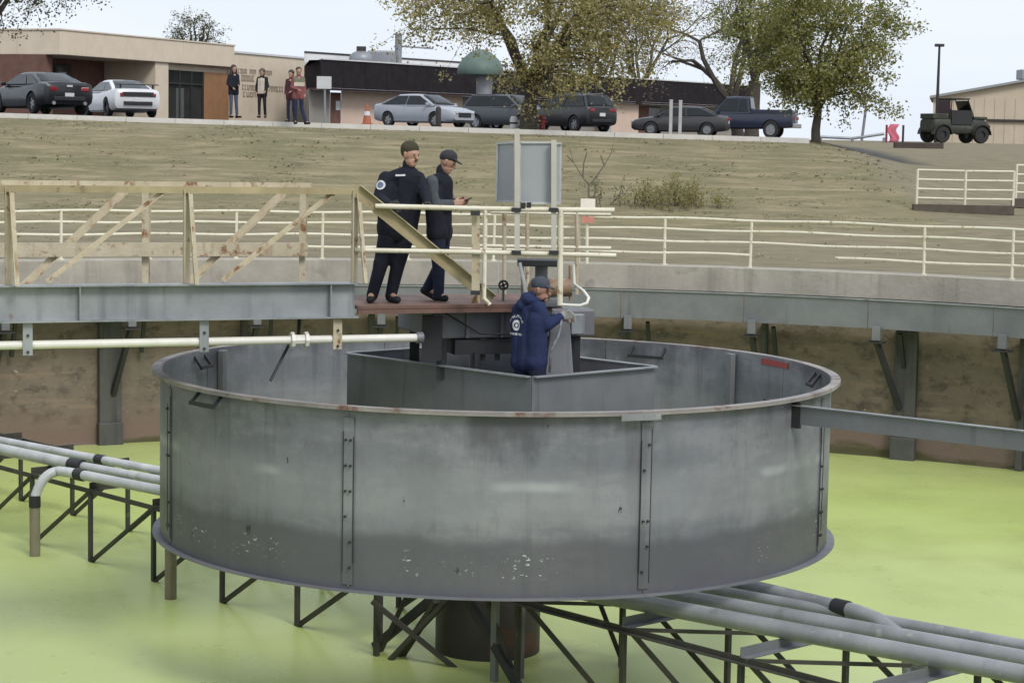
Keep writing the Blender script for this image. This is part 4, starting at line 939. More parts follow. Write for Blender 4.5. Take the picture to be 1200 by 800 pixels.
def make_car(name, label, cat, p, yaw, st_, gh, pm, wheels, rim_mat=None, extras=None, group='vehicles on the parking lot', doors=1):
    """st_: (x, half width, underside, top) from tail to nose; gh: cabin dict; wheels: (x_rear, x_front, radius, half track)"""
    t = thing(name, label, cat, (0, 0, 0), group); rim_mat = rim_mat or RIMA
    bo = loft(st_).build('body', pm, t, smooth=38)
    xr, xf, wr, tk = wheels
    cut = MB()
    for x in (xr, xf):
        for s in (-1, 1): cut.tube([(x, s*(tk-.22), wr), (x, s*(tk+.35), wr)], wr+.055, 22)
    co = cut.build('cut', TRIM, None); md = bo.modifiers.new('b', 'BOOLEAN'); md.operation = 'DIFFERENCE'; md.object = co; md.solver = 'EXACT'; bake(bo); bpy.data.objects.remove(co)
    g = gh; zb, zr, wb, wt = g['zb'], g['zr'], g['wb'], g['wt']; X = [g['rb'], g['rt'], g['ft'], g['fb']]
    mm = MB()
    # cabin with a gently crowned roof
    B4 = [Vector((X[0], wb*.93, zb)), Vector((X[3], wb*.93, zb)), Vector((X[3], -wb*.93, zb)), Vector((X[0], -wb*.93, zb))]
    xm = (X[1]+X[2])/2
    pr = [(X[0], zb, wb*.90), (X[0]+(X[1]-X[0])*.5, zb+(zr-zb)*.56, (wb+wt)/2*.96), (X[1], zr-.025, wt*.97), (xm, zr, wt), (X[2], zr-.03, wt*.97), (X[2]+(X[3]-X[2])*.5, zb+(zr-zb)*.52, (wb+wt)/2*.96), (X[3], zb, wb*.90)]
    rings = []
    for x, z, w_ in pr:
        k0 = len(mm.v); fr = (z-zb)/(zr-zb); wl = wb+(wt-wb)*max(0, fr-.06)
        mm.v += [Vector((x, wb, zb-.03)), Vector((x, wl, z-.03*fr)), Vector((x, wl*.86, z+.018*fr)), Vector((x, 0, z+.03*fr)), Vector((x, -wl*.86, z+.018*fr)), Vector((x, -wl, z-.03*fr)), Vector((x, -wb, zb-.03))]; rings.append(k0)
    for a, b in zip(rings, rings[1:]):
        for j in range(7):
            jj = (j+1) % 7; mm.f.append((a+j, a+jj, b+jj, b+j)); mm.mi.append(0)
    cab = mm.build('cabin', pm, t, smooth=35)
    def pane(nm, quad, off):
        q = [Vector(v)+Vector(off) for v in quad]; m2 = MB(); o2 = [v-Vector(off)*.6 for v in q]; m2.hexa(q+o2) if len(q) == 4 else m2.prism([(i, 0) for i in range(len(q))], 0, 1, lambda u, v, h: (q if h == 0 else o2)[u]); m2.build(nm, GLASS, t)
    e = .018
    zf = lambda fr: zb+(zr-zb)*fr
    def side_w(fr): return wb+(wt-wb)*max(0, fr-.06)
    for s in (-1, 1):
        fr0, fr1 = .10, .86
        xr0, xr1 = X[0]+(X[1]-X[0])*fr0+.10, X[0]+(X[1]-X[0])*fr1+.12
        xf0, xf1 = X[3]+(X[2]-X[3])*fr0-.10, X[3]+(X[2]-X[3])*fr1-.10
        cuts = [0, .5, 1] if not g.get('coupe') else [0, .34, 1]
        for a, b in zip(cuts, cuts[1:]):
            A0, A1 = xr0+(xf0-xr0)*a+(.03 if a else 0), xr0+(xf0-xr0)*b-(.03 if b < 1 else 0); C0, C1 = xr1+(xf1-xr1)*a+(.03 if a else 0), xr1+(xf1-xr1)*b-(.03 if b < 1 else 0)
            pane('side_window', [(A0, s*side_w(fr0), zf(fr0)), (A1, s*side_w(fr0), zf(fr0)), (C1, s*side_w(fr1), zf(fr1)), (C0, s*side_w(fr1), zf(fr1))], (0, s*.014, .002))
    def slope_pane(nm, xa, xb, sx):
        m2 = MB(); rows = []
        for fr in (.08, .30, .56, .80, .93):
            # follow the cabin profile
            if fr <= .54: x = xa+(xb-xa)*.5*fr/.54
            else: x = xa+(xb-xa)*(.5+.5*(fr-.54)/.46)
            z = zf(fr); w_ = side_w(fr)*.84; k0 = len(m2.v)
            for q in (-1, -.5, 0, .5, 1): m2.v.append(Vector((x+sx*.022, w_*q, z+.024+.012*(1-abs(q)))))
            rows.append(k0)
        for a, b in zip(rows, rows[1:]):
            for j in range(4): m2.f.append((a+j, a+j+1, b+j+1, b+j)); m2.mi.append(0)
        o = m2.build(nm, GLASS, t, smooth=True); sm = o.modifiers.new('s', 'SOLIDIFY'); sm.thickness = .008
    slope_pane('windscreen', X[3], X[2], 1); slope_pane('rear_window', X[0], X[1], -1)
    for x in (xr, xf):
        for s in (-1, 1):
            c = Vector((x, s*(tk-.10), wr)); w_ = thing_part('wheel', t)
            m2 = MB(); prof = [(wr*.62, -.10), (wr*.92, -.105), (wr, -.07), (wr, .07), (wr*.92, .105), (wr*.62, .10), (wr*.62, -.10)]; m2.lathe(prof, 22, c, axis='Y'); ty = m2.build('wheel', TYRE, t, smooth=40)
            m2 = MB(); m2.lathe([(0, .03), (wr*.16, .045), (wr*.2, .02), (wr*.60, .02), (wr*.62, .06), (wr*.64, .06), (wr*.64, -.05), (0, -.05)], 20, c, axis='Y')
            if s < 0: m2.v = [Vector((v.x, 2*c.y-v.y, v.z)) for v in m2.v]
            for q in range(5):
                a = q*2*pi/5; m2.bar(c+Vector((0, s*.05, 0)), c+Vector((cos(a)*wr*.60, s*.05, sin(a)*wr*.60)), .05, .03, (0, 1, 0))
            m2.build('rim', rim_mat, ty, smooth=30)
    L_, R_ = st_[-1], st_[0]
    hz = g.get('hz', .62); tz = g.get('tz', .75)
    for s in (-1, 1):
        m2 = MB(); m2.box((L_[0]-.09, s*L_[1]*.74, hz), (.22, L_[1]*.42, .12), Matrix.Rotation(s*R(-18), 3, 'Z')); m2.build('headlight', LAMP, t, bevel=.02)
        m2 = MB(); m2.box((R_[0]+.055, s*R_[1]*.72, tz), (.16, R_[1]*.44, .13), Matrix.Rotation(s*R(12), 3, 'Z')); m2.build('tail_light', TAIL, t, bevel=.02)
        m2 = MB(); m2.box((X[3]-.28, s*(wb+.10), zb+.06), (.12, .18, .12)); m2.build('mirror', pm, t, bevel=.03)
        for dx in ([.0, -.95] if not g.get('coupe') else [-.25]):
            m2 = MB(); m2.box((X[3]-.95+dx+.1, s*(wb+.012), zb-.13), (.16, .025, .03)); m2.build('door_handle', TRIM, t)
    m2 = MB(); m2.box((L_[0]+.008, 0, L_[2]+.22), (.05, L_[1]*1.25, .20)); m2.build('grille', TRIM, t, bevel=.02)
    m2 = MB(); m2.box((R_[0]-.006, 0, g.get('pz', .60)), (.02, .32, .15)); m2.build('licence_plate', PLATE, t)
    m2 = MB(); m2.box((R_[0]+.02, 0, R_[2]+.05), (.10, R_[1]*1.5, .14)); m2.build('rear_valance', TRIM, t, bevel=.02)
    if extras: extras(t, pm)
    t.location = p; t.rotation_euler = (0, 0, R(yaw)); ORG[t.name] = Vector(p); return t
def thing_part(*a): return None
def lotp(px, d): p = W(px, 140, d); return Vector((p.x, p.y, lot_z(p.x)))
SEDAN = [(-2.38, .70, .42, .92), (-2.30, .80, .30, 1.00), (-1.95, .88, .24, 1.03), (-1.2, .90, .20, .98), (-.2, .90, .19, .94), (.75, .90, .19, .95), (1.25, .885, .20, .93), (1.85, .86, .22, .86), (2.22, .80, .25, .76), (2.38, .66, .34, .64)]
SEDANG = dict(rb=-2.0, rt=-.95, ft=.30, fb=1.28, zb=.95, zr=1.44, wb=.82, wt=.60, hz=.68, tz=.84, pz=.70)
COUPE = [(-2.36, .74, .46, .93), (-2.28, .86, .32, 1.02), (-1.85, .94, .24, 1.05), (-1.1, .95, .19, .99), (-.2, .93, .17, .92), (.75, .93, .17, .93), (1.3, .925, .18, .91), (1.9, .90, .20, .84), (2.25, .82, .22, .74), (2.40, .68, .32, .62)]
COUPEG = dict(rb=-1.95, rt=-.72, ft=.25, fb=1.15, zb=.94, zr=1.37, wb=.84, wt=.58, coupe=True, hz=.66, tz=.82, pz=.62)
SUV = [(-2.30, .78, .48, 1.10), (-2.24, .88, .36, 1.16), (-1.8, .93, .28, 1.16), (-.8, .94, .25, 1.12), (.4, .94, .25, 1.10), (1.15, .93, .26, 1.10), (1.8, .90, .28, 1.03), (2.2, .84, .32, .90), (2.34, .70, .42, .76)]
SUVG = dict(rb=-2.20, rt=-1.82, ft=.35, fb=1.22, zb=1.10, zr=1.70, wb=.86, wt=.66, hz=.84, tz=1.0, pz=.80)
def spoiler(t, pm):
    m2 = MB(); m2.box((-2.20, 0, 1.20), (.26, 1.62, .035)); m2.build('spoiler', TRIM, t, bevel=.01)
    for s in (-1, 1): m2 = MB(); m2.box((-2.18, s*.62, 1.12), (.10, .04, .14)); m2.build('spoiler_stay', TRIM, t)
    m2 = MB(); m2.box((-2.375, 0, .84), (.04, 1.20, .16)); m2.build('tail_panel', TRIM, t)
def badge(t, pm):
    m2 = MB(); m2.box((-2.375, 0, .92), (.03, .20, .06)); m2.build('badge', PLATE, t)
    for s in (-1, 1):
        m2 = MB(); m2.tube([(-2.38, s*.55, .36), (-2.26, s*.55, .36)], .06, 10); m2.build('exhaust', RIMA, t)
make_car('parked_car', 'black coupe parked at the far left seen from behind', 'car', lotp(47, 71), 126, COUPE, COUPEG, paint('black_car_paint', (.012, .013, .018)), (-1.42, 1.42, .35, .93), RIMA, badge)
make_car('parked_car', 'white coupe with black rear spoiler parked beside the black coupe', 'car', lotp(140, 80), 117, COUPE, COUPEG, paint('white_car_paint', (.70, .70, .72)), (-1.38, 1.38, .35, .93), RIMK, spoiler)
make_car('parked_car', 'silver sedan parked in front of the dark roofed building', 'car', lotp(497, 93), -40, SEDAN, SEDANG, paint('silver_car_paint', (.33, .35, .385)), (-1.40, 1.38, .33, .88))
make_car('parked_car', 'grey crossover parked behind the silver sedan and left of the tree trunk', 'car', lotp(597, 101), -38, SUV, SUVG, paint('grey_car_paint', (.06, .065, .075)), (-1.38, 1.40, .36, .92))
def tailgate(t, pm):
    for s in (-1, 1): m2 = MB(); m2.bar((-1.6, s*.55, 1.75), (.1, s*.55, 1.75), .03, .03); m2.build('roof_rail', RIMA, t)
make_car('parked_car', 'black sport utility car parked right of the big tree trunk', 'car', lotp(669, 96), 126, SUV, SUVG, paint('gloss_black_paint', (.014, .014, .016)), (-1.38, 1.40, .37, .92), RIMA, tailgate)
make_car('parked_car', 'dark grey sedan parked in front of the blue pickup', 'car', lotp(798, 104), 168, SEDAN, SEDANG, paint('dark_grey_car_paint', (.038, .036, .038)), (-1.40, 1.38, .33, .88))
# pickup
PICK = [(-2.85, .86, .55, 1.08), (-2.80, .96, .50, 1.12), (-1.2, .98, .42, 1.12), (-.25, .99, .40, 1.12), (1.05, .99, .40, 1.14), (1.6, .97, .42, 1.13), (2.3, .95, .44, 1.08), (2.75, .88, .48, 1.00), (2.86, .76, .52, .88)]
PICKG = dict(rb=-.62, rt=-.50, ft=.62, fb=1.30, zb=1.12, zr=1.86, wb=.92, wt=.72, coupe=True, hz=.92, tz=.92, pz=.62)
def bed(t, pm):
    for s in (-1, 1): m2 = MB(); m2.box((-1.72, s*.90, 1.20), (2.10, .10, .18)); m2.build('bed_side', pm, t, bevel=.02)
    m2 = MB(); m2.box((-2.80, 0, 1.18), (.08, 1.88, .20)); m2.build('tailgate', pm, t, bevel=.02)
    m2 = MB(); m2.box((-2.94, 0, .58), (.20, 1.86, .20)); m2.build('rear_bumper', RIMA, t, bevel=.03)
make_car('pickup_truck', 'dark blue pickup truck parked at the right end of the lot', 'truck', lotp(868, 109), 164, PICK, PICKG, paint('blue_truck_paint', (.016, .022, .045)), (-1.72, 1.75, .40, .97), RIMA, bed).scale = (1.0, 1.06, 1.14)
# green utility vehicle by the far shed
uv = thing('utility_vehicle', 'small green open utility vehicle parked before the tan shed', 'utility vehicle', (0, 0, 0))
GREENV = mk('camouflage_green', (.035, .04, .025), (.014, .016, .012), 5, .6, rust=((.07, .06, .04), .58, 4))
mm = MB()
for (x, w_, z0, z1) in ((0, 0, 0, 0),): pass
u = loft([(-1.40, .58, .55, .98), (-1.30, .66, .45, 1.05), (-.55, .68, .42, 1.05), (-.50, .68, .40, .78), (.45, .68, .40, .78), (.55, .68, .42, 1.05), (1.15, .64, .48, 1.02), (1.42, .50, .55, .86)]); u.build('body', GREENV, uv, smooth=30)
for x in (-.95, .95):
    for s in (-1, 1):
        m2 = MB(); m2.lathe([(.16, -.13), (.33, -.13), (.36, -.08), (.36, .08), (.33, .13), (.16, .13), (.16, -.13)], 18, (x, s*.66, .36), axis='Y'); ty = m2.build('wheel', TYRE, uv, smooth=40)
        m2 = MB(); m2.lathe([(0, -.06), (.17, -.06), (.17, .06), (0, .06)], 14, (x, s*.66, .36), axis='Y'); m2.build('rim', RIMK, ty)
        m2 = MB(); m2.lathe([(.42, -.16), (.45, -.16), (.45, .16), (.42, .16), (.42, -.16)], 10, (x, s*.66, .36), -pi/2, pi/2, axis='Y'); m2.build('fender', GREENV, uv)
for s in (-1, 1):
    m2 = MB(); m2.tube([(-.55, s*.62, 1.0), (-.48, s*.58, 1.86), (.30, s*.58, 1.88), (.62, s*.62, 1.04)], .028, 8); m2.build('roll_bar', TRIM, uv)
m2 = MB(); m2.box((-.08, 0, 1.90), (.95, 1.24, .05)); m2.build('roof', TRIM, uv, bevel=.015)
m2 = MB(); m2.box((-.30, 0, .92), (.45, 1.1, .16)); m2.box((-.50, 0, 1.22), (.12, 1.1, .5)); m2.build('seat', TRIM, uv, bevel=.03)
m2 = MB(); m2.box((-.55, 0, 1.45), (.05, 1.1, .75)); m2.build('rear_screen', mk('maroon_screen', (.06, .025, .03), None, 4, .6), uv)
for s in (-1, 1): m2 = MB(); m2.box((.0, s*.63, 1.10), (1.0, .05, .62)); m2.build('door_net', TRIM, uv)
m2 = MB(); m2.bar((.58, 0, 1.08), (.32, 0, 1.82), 1.12, .02, (1, 0, .3)); m2.build('windscreen', GLASS, uv)
m2 = MB(); m2.box((.95, 0, 1.08), (.7, 1.2, .14)); m2.build('hood', GREENV, uv, bevel=.04)
m2 = MB(); m2.box((1.42, 0, .62), (.10, 1.1, .35)); m2.build('brush_guard', TRIM, uv, bevel=.02)
m2 = MB(); m2.box((-1.0, 0, 1.14), (.80, 1.2, .22)); m2.build('cargo_box', GREENV, uv, bevel=.02)
p = W(1118, 163, 109); uv.location = (p.x, p.y, ground_z(p.x, p.y)); uv.rotation_euler = (0, 0, R(14)); uv.scale = (1.15, 1.25, 1.2); ORG[uv.name] = Vector(uv.location)

# ================================================================== BUILDINGS
BEIGE = mk('beige_stucco', (.66, .56, .44), (.58, .49, .38), 1.2, .9, bump=.2, bscale=20, streak=((.48, .40, .31), .62, 1.5))
BRICKR = mk('red_brown_brick', (.17, .085, .065), (.12, .06, .045), 3, .9, bump=.2)
ORANGE = mk('brown_panel', (.31, .16, .075), (.25, .13, .06), 2, .7)
DGLASS = mk('dark_shopfront_glass', (.02, .023, .022), (.035, .038, .036), 1.5, .1, spec=.6)
DFRAME = mk('dark_frame', (.03, .026, .025), None, 4, .5)
ROOFW = mk('white_roof_edge', (.62, .62, .62), (.52, .52, .52), 2, .7)
CHARC = mk('charcoal_mansard', (.020, .017, .020), (.030, .026, .029), 2, .95, spec=.05, streak=((.035, .03, .032), .6, 2))
def frame_building(name, label, p0, p1, z0, back=None):
    """returns the thing and F(s, out, z): s metres along the front from p0, out towards the camera"""
    t = thing(name, label, 'building', (p0.x, p0.y, z0)); d = (p1-p0); d.z = 0; L_ = d.length; d.normalize(); n_ = Vector((d.y, -d.x, 0))
    if n_.dot(CAMLOC-p0) < 0: n_ = -n_
    bk = n_ if back is None else -back
    return t, (lambda s, o, z: Vector((p0.x, p0.y, 0))+d*s+(n_ if o > 0 else bk)*o+Vector((0, 0, z))), L_
def fbox(mm, F, s0, s1, o0, o1, z0, z1):
    return mm.hexa([F(s0, o0, z0), F(s1, o0, z0), F(s1, o1, z0), F(s0, o1, z0), F(s0, o0, z1), F(s1, o0, z1), F(s1, o1, z1), F(s0, o1, z1)])
def spx(F, px, out=0, L_=60):
    """metres along a front where it crosses a photo column"""
    best = min(range(0, int(L_*20)), key=lambda i: abs(proj(F(i/20, out, 8)).x-px)); return best/20
def proj(p):
    v = CAMROT.transposed()@(p-CAMLOC); return Vector((600+FPX*v.x/-v.z, 400-FPX*v.y/-v.z))
# beige building, front running away from the camera
p0 = Vector((-21.6, 78.5, 0)); p1 = Vector((-11.4, 103.6, 0)); z0 = 6.22
bg_, F, L_ = frame_building('beige_building', 'flat roofed beige building with recessed brick entrance on the left', p0, p1, z0-.1)
def bpart(nm, mat, s0, s1, o0, o1, za, zb, par=bg_, bevel=0, F_=None):
    mm = MB(); fbox(mm, F_ or F, s0, s1, o0, o1, za, zb); return mm.build(nm, mat, par, bevel=bevel)
sa, sb, sc_, sd_, se = (spx(F, q) for q in (180, 195, 240, 270, 359))
zt = 10.48; zfb = 9.30
bpart('fascia', BEIGE, -.0, sd_, -12, .25, zfb, zt, bevel=.03)
bpart('roof_cap', BEIGE, -.05, sd_+.05, -12, .30, zt+.001, zt+.07)
bpart('entrance_wall', BRICKR, .6, sa, -3.1, -3.0, z0-.3, zfb-.002)
bpart('entrance_soffit_wall', BRICKR, -.02, .58, -11, -.6, z0-.3, zfb-.002)
bpart('pier', BEIGE, sa+.002, sb, -3.2, .12, z0-.3, zfb-.002)
w1 = bpart('window_frame', DFRAME, sa-6.2, sa-3.2, -2.99, -2.93, 8.0, 9.02); bpart('window_pane', DGLASS, sa-6.0, sa-3.4, -2.928, -2.91, 8.1, 8.92, w1)
bpart('notice', ROOFW, sa-4.4, sa-3.7, -2.905, -2.89, 8.15, 8.6)
bpart('wall', BEIGE, sb+.002, se, -12, -.25, z0-.3, zfb-.002); bpart('wall', BEIGE, sd_+.002, se, -12, -.02, zfb+.001, 10.12)
bpart('wall', BEIGE, sd_+.004, se, -.248, -.02, z0-.3, zfb)
dg = bpart('shopfront', DGLASS, sb+.3, sc_, -.248, -.14, z0-.25, 8.95)
for i in range(4): s = sb+.3+(sc_-sb-.3)*i/3; bpart('mullion', DFRAME, s-.06, s+.06, -.139, -.09, z0-.25, 8.95, dg)
bpart('transom', DFRAME, sb+.3, sc_, -.139, -.085, 8.2, 8.3, dg); bpart('door_glow', mk('interior_grey', (.10, .11, .10), None, 2, .4), sb+1.2, sb+2.0, -.138, -.12, 6.4, 8.0, dg)
bpart('brown_panel', ORANGE, sc_+.1, sd_-.02, -.248, -.10, z0-.25, 8.95)
bpart('roof_cap', ROOFW, sd_+.06, se+.02, -12, .06, 10.121, 10.23)
# rows of small dark letters on the wall (too small to read in the photograph)
LET = mk('dark_letters', (.32, .265, .21), None, 6, .8)
def lettering(px0, px1, z, hgt, seed, words):
    g = random.Random(seed); s = spx(F, px0); s1 = spx(F, px1); n = 0; m2 = MB()
    wd = (s1-s)/max(1, sum(words)+len(words)-1)
    for wi, k in enumerate(words):
        for q in range(k):
            a0, a1 = s, s+wd*.72; t_ = wd*.17
            kind = g.randrange(4)
            fbox(m2, F, a0, a0+t_, -.018, .012, z, z+hgt)
            if kind != 1: fbox(m2, F, a1-t_, a1, -.018, .012, z, z+hgt)
            if kind != 2: fbox(m2, F, a0+t_+.001, a1-t_-.001, -.018, .012, z+hgt*.82, z+hgt)
            if kind != 3: fbox(m2, F, a0+t_+.001, a1-t_-.001, -.018, .012, z, z+hgt*.2)
            s += wd
        s += wd
    return m2.build('lettering', LET, bg_)
lettering(279, 319, 9.02, .26, 1, (4, 3, 6)); lettering(283, 315, 8.60, .34, 2, (5, 4)); lettering(284, 333, 8.10, .30, 3, (6, 10)); lettering(285, 309, 7.72, .28, 4, (6,))
# dark-roofed building
p0 = W(362, 100, 112); p1 = W(869, 110, 152); z0 = 6.05
dk, F2, L2 = frame_building('dark_roofed_building', 'long low building with charcoal mansard roof behind the parked cars', p0, p1, z0-.1, Vector((p0.x-CAMLOC.x-3.0, p0.y-CAMLOC.y, 0)).normalized())
def dpart(nm, mat, s0, s1, o0, o1, za, zb, par=None, bevel=0): return bpart(nm, mat, s0, s1, o0, o1, za, zb, par or dk, bevel, F2)
PINK = mk('pinkish_stucco', (.66, .50, .40), (.58, .44, .35), 1, .9, bump=.15)
GREYB = mk('grey_stucco', (.30, .27, .24), (.25, .23, .20), 1, .9, bump=.15)
s0, s1, s2, s3, s4 = (spx(F2, q) for q in (387, 400, 470, 700, 735))
mm = MB()                                           # mansard: sloping charcoal panels, each its own sheet
npan = 26
for i in range(npan):
    a, b = L2*i/npan+.01, L2*(i+1)/npan-.01; mm = MB()
    mm.hexa([F2(a, .9, 8.15), F2(b, .9, 8.15), F2(b, .82, 8.15), F2(a, .82, 8.15), F2(a, .80, 9.62), F2(b, .80, 9.62), F2(b, .72, 9.62), F2(a, .72, 9.62)]); mm.build('mansard_panel', CHARC, dk)
mm = MB(); mm.prism([(-11, 8.15), (-11, 9.60), (0, 9.60), (.71, 9.60), (.80, 8.15)], 0.02, .10, lambda u_, v_, h_: F2(h_, u_, v_)); mm.build('mansard_end', CHARC, dk)
dpart('roof_deck', ROOFW, .1, L2-.1, -11.5, .86, 9.63, 9.70); dpart('parapet', ROOFW, -.1, L2*.42, -8.2, -8.0, 9.701, 10.25); dpart('parapet_trim', DFRAME, -.1, L2*.42, -8.25, -7.95, 10.251, 10.36)
dpart('soffit', mk('maroon_trim', (.10, .035, .035), None, 2, .7), .02, L2-.05, -.2, .80, 8.05, 8.145)
dpart('wall', GREYB, .05, s0, -.45, -.3, z0-.4, 8.05); dpart('wall', PINK, s1, s2+6, -.45, -.3, z0-.4, 8.05); dpart('wall', GREYB, s2+6.01, L2-.1, -.75, -.5, z0-.4, 8.05); dpart('side_wall', GREYB, .06, .3, -11, -.46, z0-.4, 8.14)
dr_ = dpart('door', BRICKR, s0+.02, s1-.02, -.44, -.36, z0-.3, 7.95); dpart('door_poster', ROOFW, s0+.5, s0+1.0, -.355, -.345, 7.0, 7.5, dr_)
for px in (520, 560, 610, 760, 800):
    s = spx(F2, px); w_ = dpart('window', DFRAME, s, s+1.8, -.495, -.44, 6.7, 7.9); dpart('pane', DGLASS, s+.1, s+1.7, -.438, -.42, 6.8, 7.8, w_)
dpart('pale_bay', PINK, s3, s4+1.0, -.49, .3, z0-.4, 8.0); dpart('red_door', BRICKR, s4+1.4, s4+3.0, -.49, -.40, z0-.4, 7.9)
# roof plant
METALR = mk('roof_plant_metal', (.27, .28, .30), (.20, .21, .23), 2, .5, .4)
s = spx(F2, 466, -5); mm = MB(); mm.tube([F2(s, -5, 9.4), F2(s, -5, 11.55)], .21, 14); mm.tube([F2(s, -5, 11.55), F2(s, -5, 11.62)], .32, 14); mm.build('flue', METALR, dk, smooth=40)
mm = MB(); mm.box(F2(s-1.6, -5, 10.1), (1.6, 1.3, .9)); mm.build('air_handler', METALR, dk, bevel=.1)
mm = MB(); mm.tube([F2(s-.2, -5, 10.9), F2(s+3.4, -5, 10.9)], .05, 8); mm.build('roof_pipe', METALR, dk)
s = spx(F2, 423, -5); mm = MB(); mm.sphere(F2(s, -5, 10.0), .55, 14, 8, (1.3, 1.3, .9)); mm.build('roof_vent', METALR, dk, smooth=True); mm = MB(); mm.tube([F2(s, -5, 10.3), F2(s, -5, 10.72)], .28, 12); mm.build('vent_cap', DFRAME, dk)
# canopy posts in front
for px, d_ in ((705, 100), (715, 100.5), (786, 98), (797, 98.5)):
    p = lotp(px, d_); t = thing('canopy_post', {705: 'white post right of the black sport utility car, left of its pair', 715: 'white post right of the black sport utility car, right of its pair', 786: 'white post in front of the dark grey sedan, left of its pair', 797: 'white post in front of the dark grey sedan, right of its pair'}[px], 'post', tuple(p), 'white posts on the lot')
    mm = MB(); mm.bar(p, p+Vector((0, 0, 1.62)), .15, .15); mm.build('shaft', mk('post_white%d' % px, (.48, .47, .44), None, 3, .7), t, bevel=.01); mm = MB(); mm.box(p+Vector((0, 0, 1.635)), (.17, .17, .03)); mm.build('cap', ROOFW, t)
# green domed shelter
GD = mk('pale_green_metal', (.11, .16, .135), (.085, .125, .11), 2, .6)
p = lotp(562, 103); gdm = thing('domed_hood', 'pale green domed metal hood on a grey stand behind the cars', 'hood', tuple(p))
zt_ = W(562, 58, 103).z; zb_ = W(562, 88, 103).z; rr_ = 27*103/FPX
mm = MB(); mm.lathe([(0, zt_), (.12, zt_-.02), (rr_*.45, zt_-.14), (rr_*.8, zt_-.50), (rr_*.97, zt_-.85), (rr_, zb_+.1), (rr_*.96, zb_), (rr_*.6, zb_-.02), (0, zb_-.02)], 28, (p.x, p.y, 0)); mm.build('dome', GD, gdm, smooth=40)
mm = MB(); mm.lathe([(.42, zb_-.03), (.36, p.z+.4), (.5, p.z)], 18, (p.x+.2, p.y, 0)); mm.build('stand', METALR, gdm, smooth=40)
# tan shed on the right
p0 = W(1093, 140, 122); sh = thing('tan_shed', 'tan metal shed with low gable roof at the right edge', 'building', (p0.x, p0.y, 5.8))
TAN = mk('tan_sheet_metal', (.50, .42, .32), (.44, .37, .28), .8, .6)
x0 = p0.x; y0 = p0.y; xw = 13.0; SK = x0/122*1.05; ze = W(1093, 114, 122).z; zr_ = W(1185, 97, 122).z+.25
mm = MB(); mm.prism([(x0, 5.4), (x0+xw, 5.4), (x0+xw, ze), (x0+xw*.5, zr_), (x0, ze)], y0, y0+14, lambda u_, v_, h_: Vector((u_+(h_-y0)*SK, h_, v_))); mm.build('wall', TAN, sh)
ROOFG = mk('grey_sheet_roof', (.30, .31, .32), (.25, .26, .27), 1, .5, .3)
for s in (0, 1):
    a = Vector((x0-.3, 0, ze-.07)) if s == 0 else Vector((x0+xw+.3, 0, ze-.07)); b = Vector((x0+xw*.5, 0, zr_+.06))
    mm = MB(); q_ = Vector((SK*14.5, y0+14.2, 0)); f_ = Vector((0, y0-.35, 0)); v_ = Vector((0, 0, .14)); mm.hexa([a+f_, b+f_, b+q_, a+q_, a+f_+v_, b+f_+v_, b+q_+v_, a+q_+v_]); mm.build('roof', ROOFG, sh)
mm = MB(); mm.box((x0+4.6, y0-.08, W(1180, 141.5, 122).z), (2.9, .14, .14)); mm.build('door_track', DFRAME, sh)
mm = MB(); mm.box((x0+6.6, y0+4, zr_+.35), (1.4, 1.4, .6)); mm.build('roof_vent', ROOFG, sh, bevel=.05)
for i in range(1, 22): mm = MB(); mm.box((x0+i*.6, y0-.014, (5.4+ze)/2), (.03, .024, ze-5.4)); mm.build('sheet_rib', TAN, sh)

# ================================================================== SMALL THINGS
def lamp_pole():
    b = W(1097, 158, 116); b.z = ground_z(b.x, b.y); t = thing('light_pole', 'tall dark light pole standing left of the tan shed', 'light pole', tuple(b)); top = W(1098, 55, 116)
    mm = MB(); mm.tube([b, Vector((b.x, b.y, top.z))], [.11, .06], 10); mm.build('pole', DFRAME, t, smooth=40)
    mm = MB(); mm.box((b.x, b.y, top.z+.08), (.5, .3, .16)); mm.build('lamp_head', DFRAME, t, bevel=.03)
lamp_pole()
b = W(1010, 160, 150); b.z = ground_z(b.x, b.y); t = thing('utility_pole', 'thin leaning pale pole on the skyline right of the green tree', 'pole', tuple(b)); top = W(1015, 125, 150)
mm = MB(); mm.tube([b, top], .10, 8); mm.build('pole', METALR, t); mm = MB(); mm.box(top, (1.0, .1, .1)); mm.build('cross_arm', METALR, t)
# sign by the dark building
b = W(381, 143, 72); b.z = lot_z(b.x); t = thing('square_sign', 'blank white square sign on a post at the building corner', 'sign', tuple(b))
mm = MB(); mm.tube([b-Vector((0, 0, .1)), W(380.5, 91, 72)], .035, 8); mm.build('post', GALV, t); mm = MB(); mm.box(W(380, 97, 72)-Vector((0, .06, 0)), (.50, .03, .42)); mm.build('sign_board', ROOFW, t)
# traffic cone
CONE = mk('orange_cone', (.42, .12, .06), (.33, .10, .05), 5, .6)
b = W(430, 147, 78); b.z = lot_z(b.x); t = thing('traffic_cone', 'faded orange traffic cone left of the silver sedan', 'cone', tuple(b))
mm = MB(); mm.lathe([(.17, .04), (.03, .80), (0, .80)], 16, b); mm.build('cone', CONE, t, smooth=40); mm = MB(); mm.box(b+Vector((0, 0, .02)), (.42, .42, .04)); mm.build('base', CONE, t); mm = MB(); mm.lathe([(.128, .34), (.095, .50)], 16, b); mm.build('band', ROOFW, t)
b = W(514, 148, 72); b.z = lot_z(b.x)
b = W(513.5, 149, 74); b.z = lot_z(b.x); t = thing('bollard', 'short dark bollard standing before the front wheel of the silver sedan', 'bollard', tuple(b)); mm = MB(); mm.lathe([(.10, -.05), (.10, .62), (.07, .70), (0, .72)], 14, b); mm.build('shaft', DFRAME, t, smooth=40); mm = MB(); mm.lathe([(.13, -.05), (.13, .05), (.1, .05)], 14, b); mm.build('base', DFRAME, t)
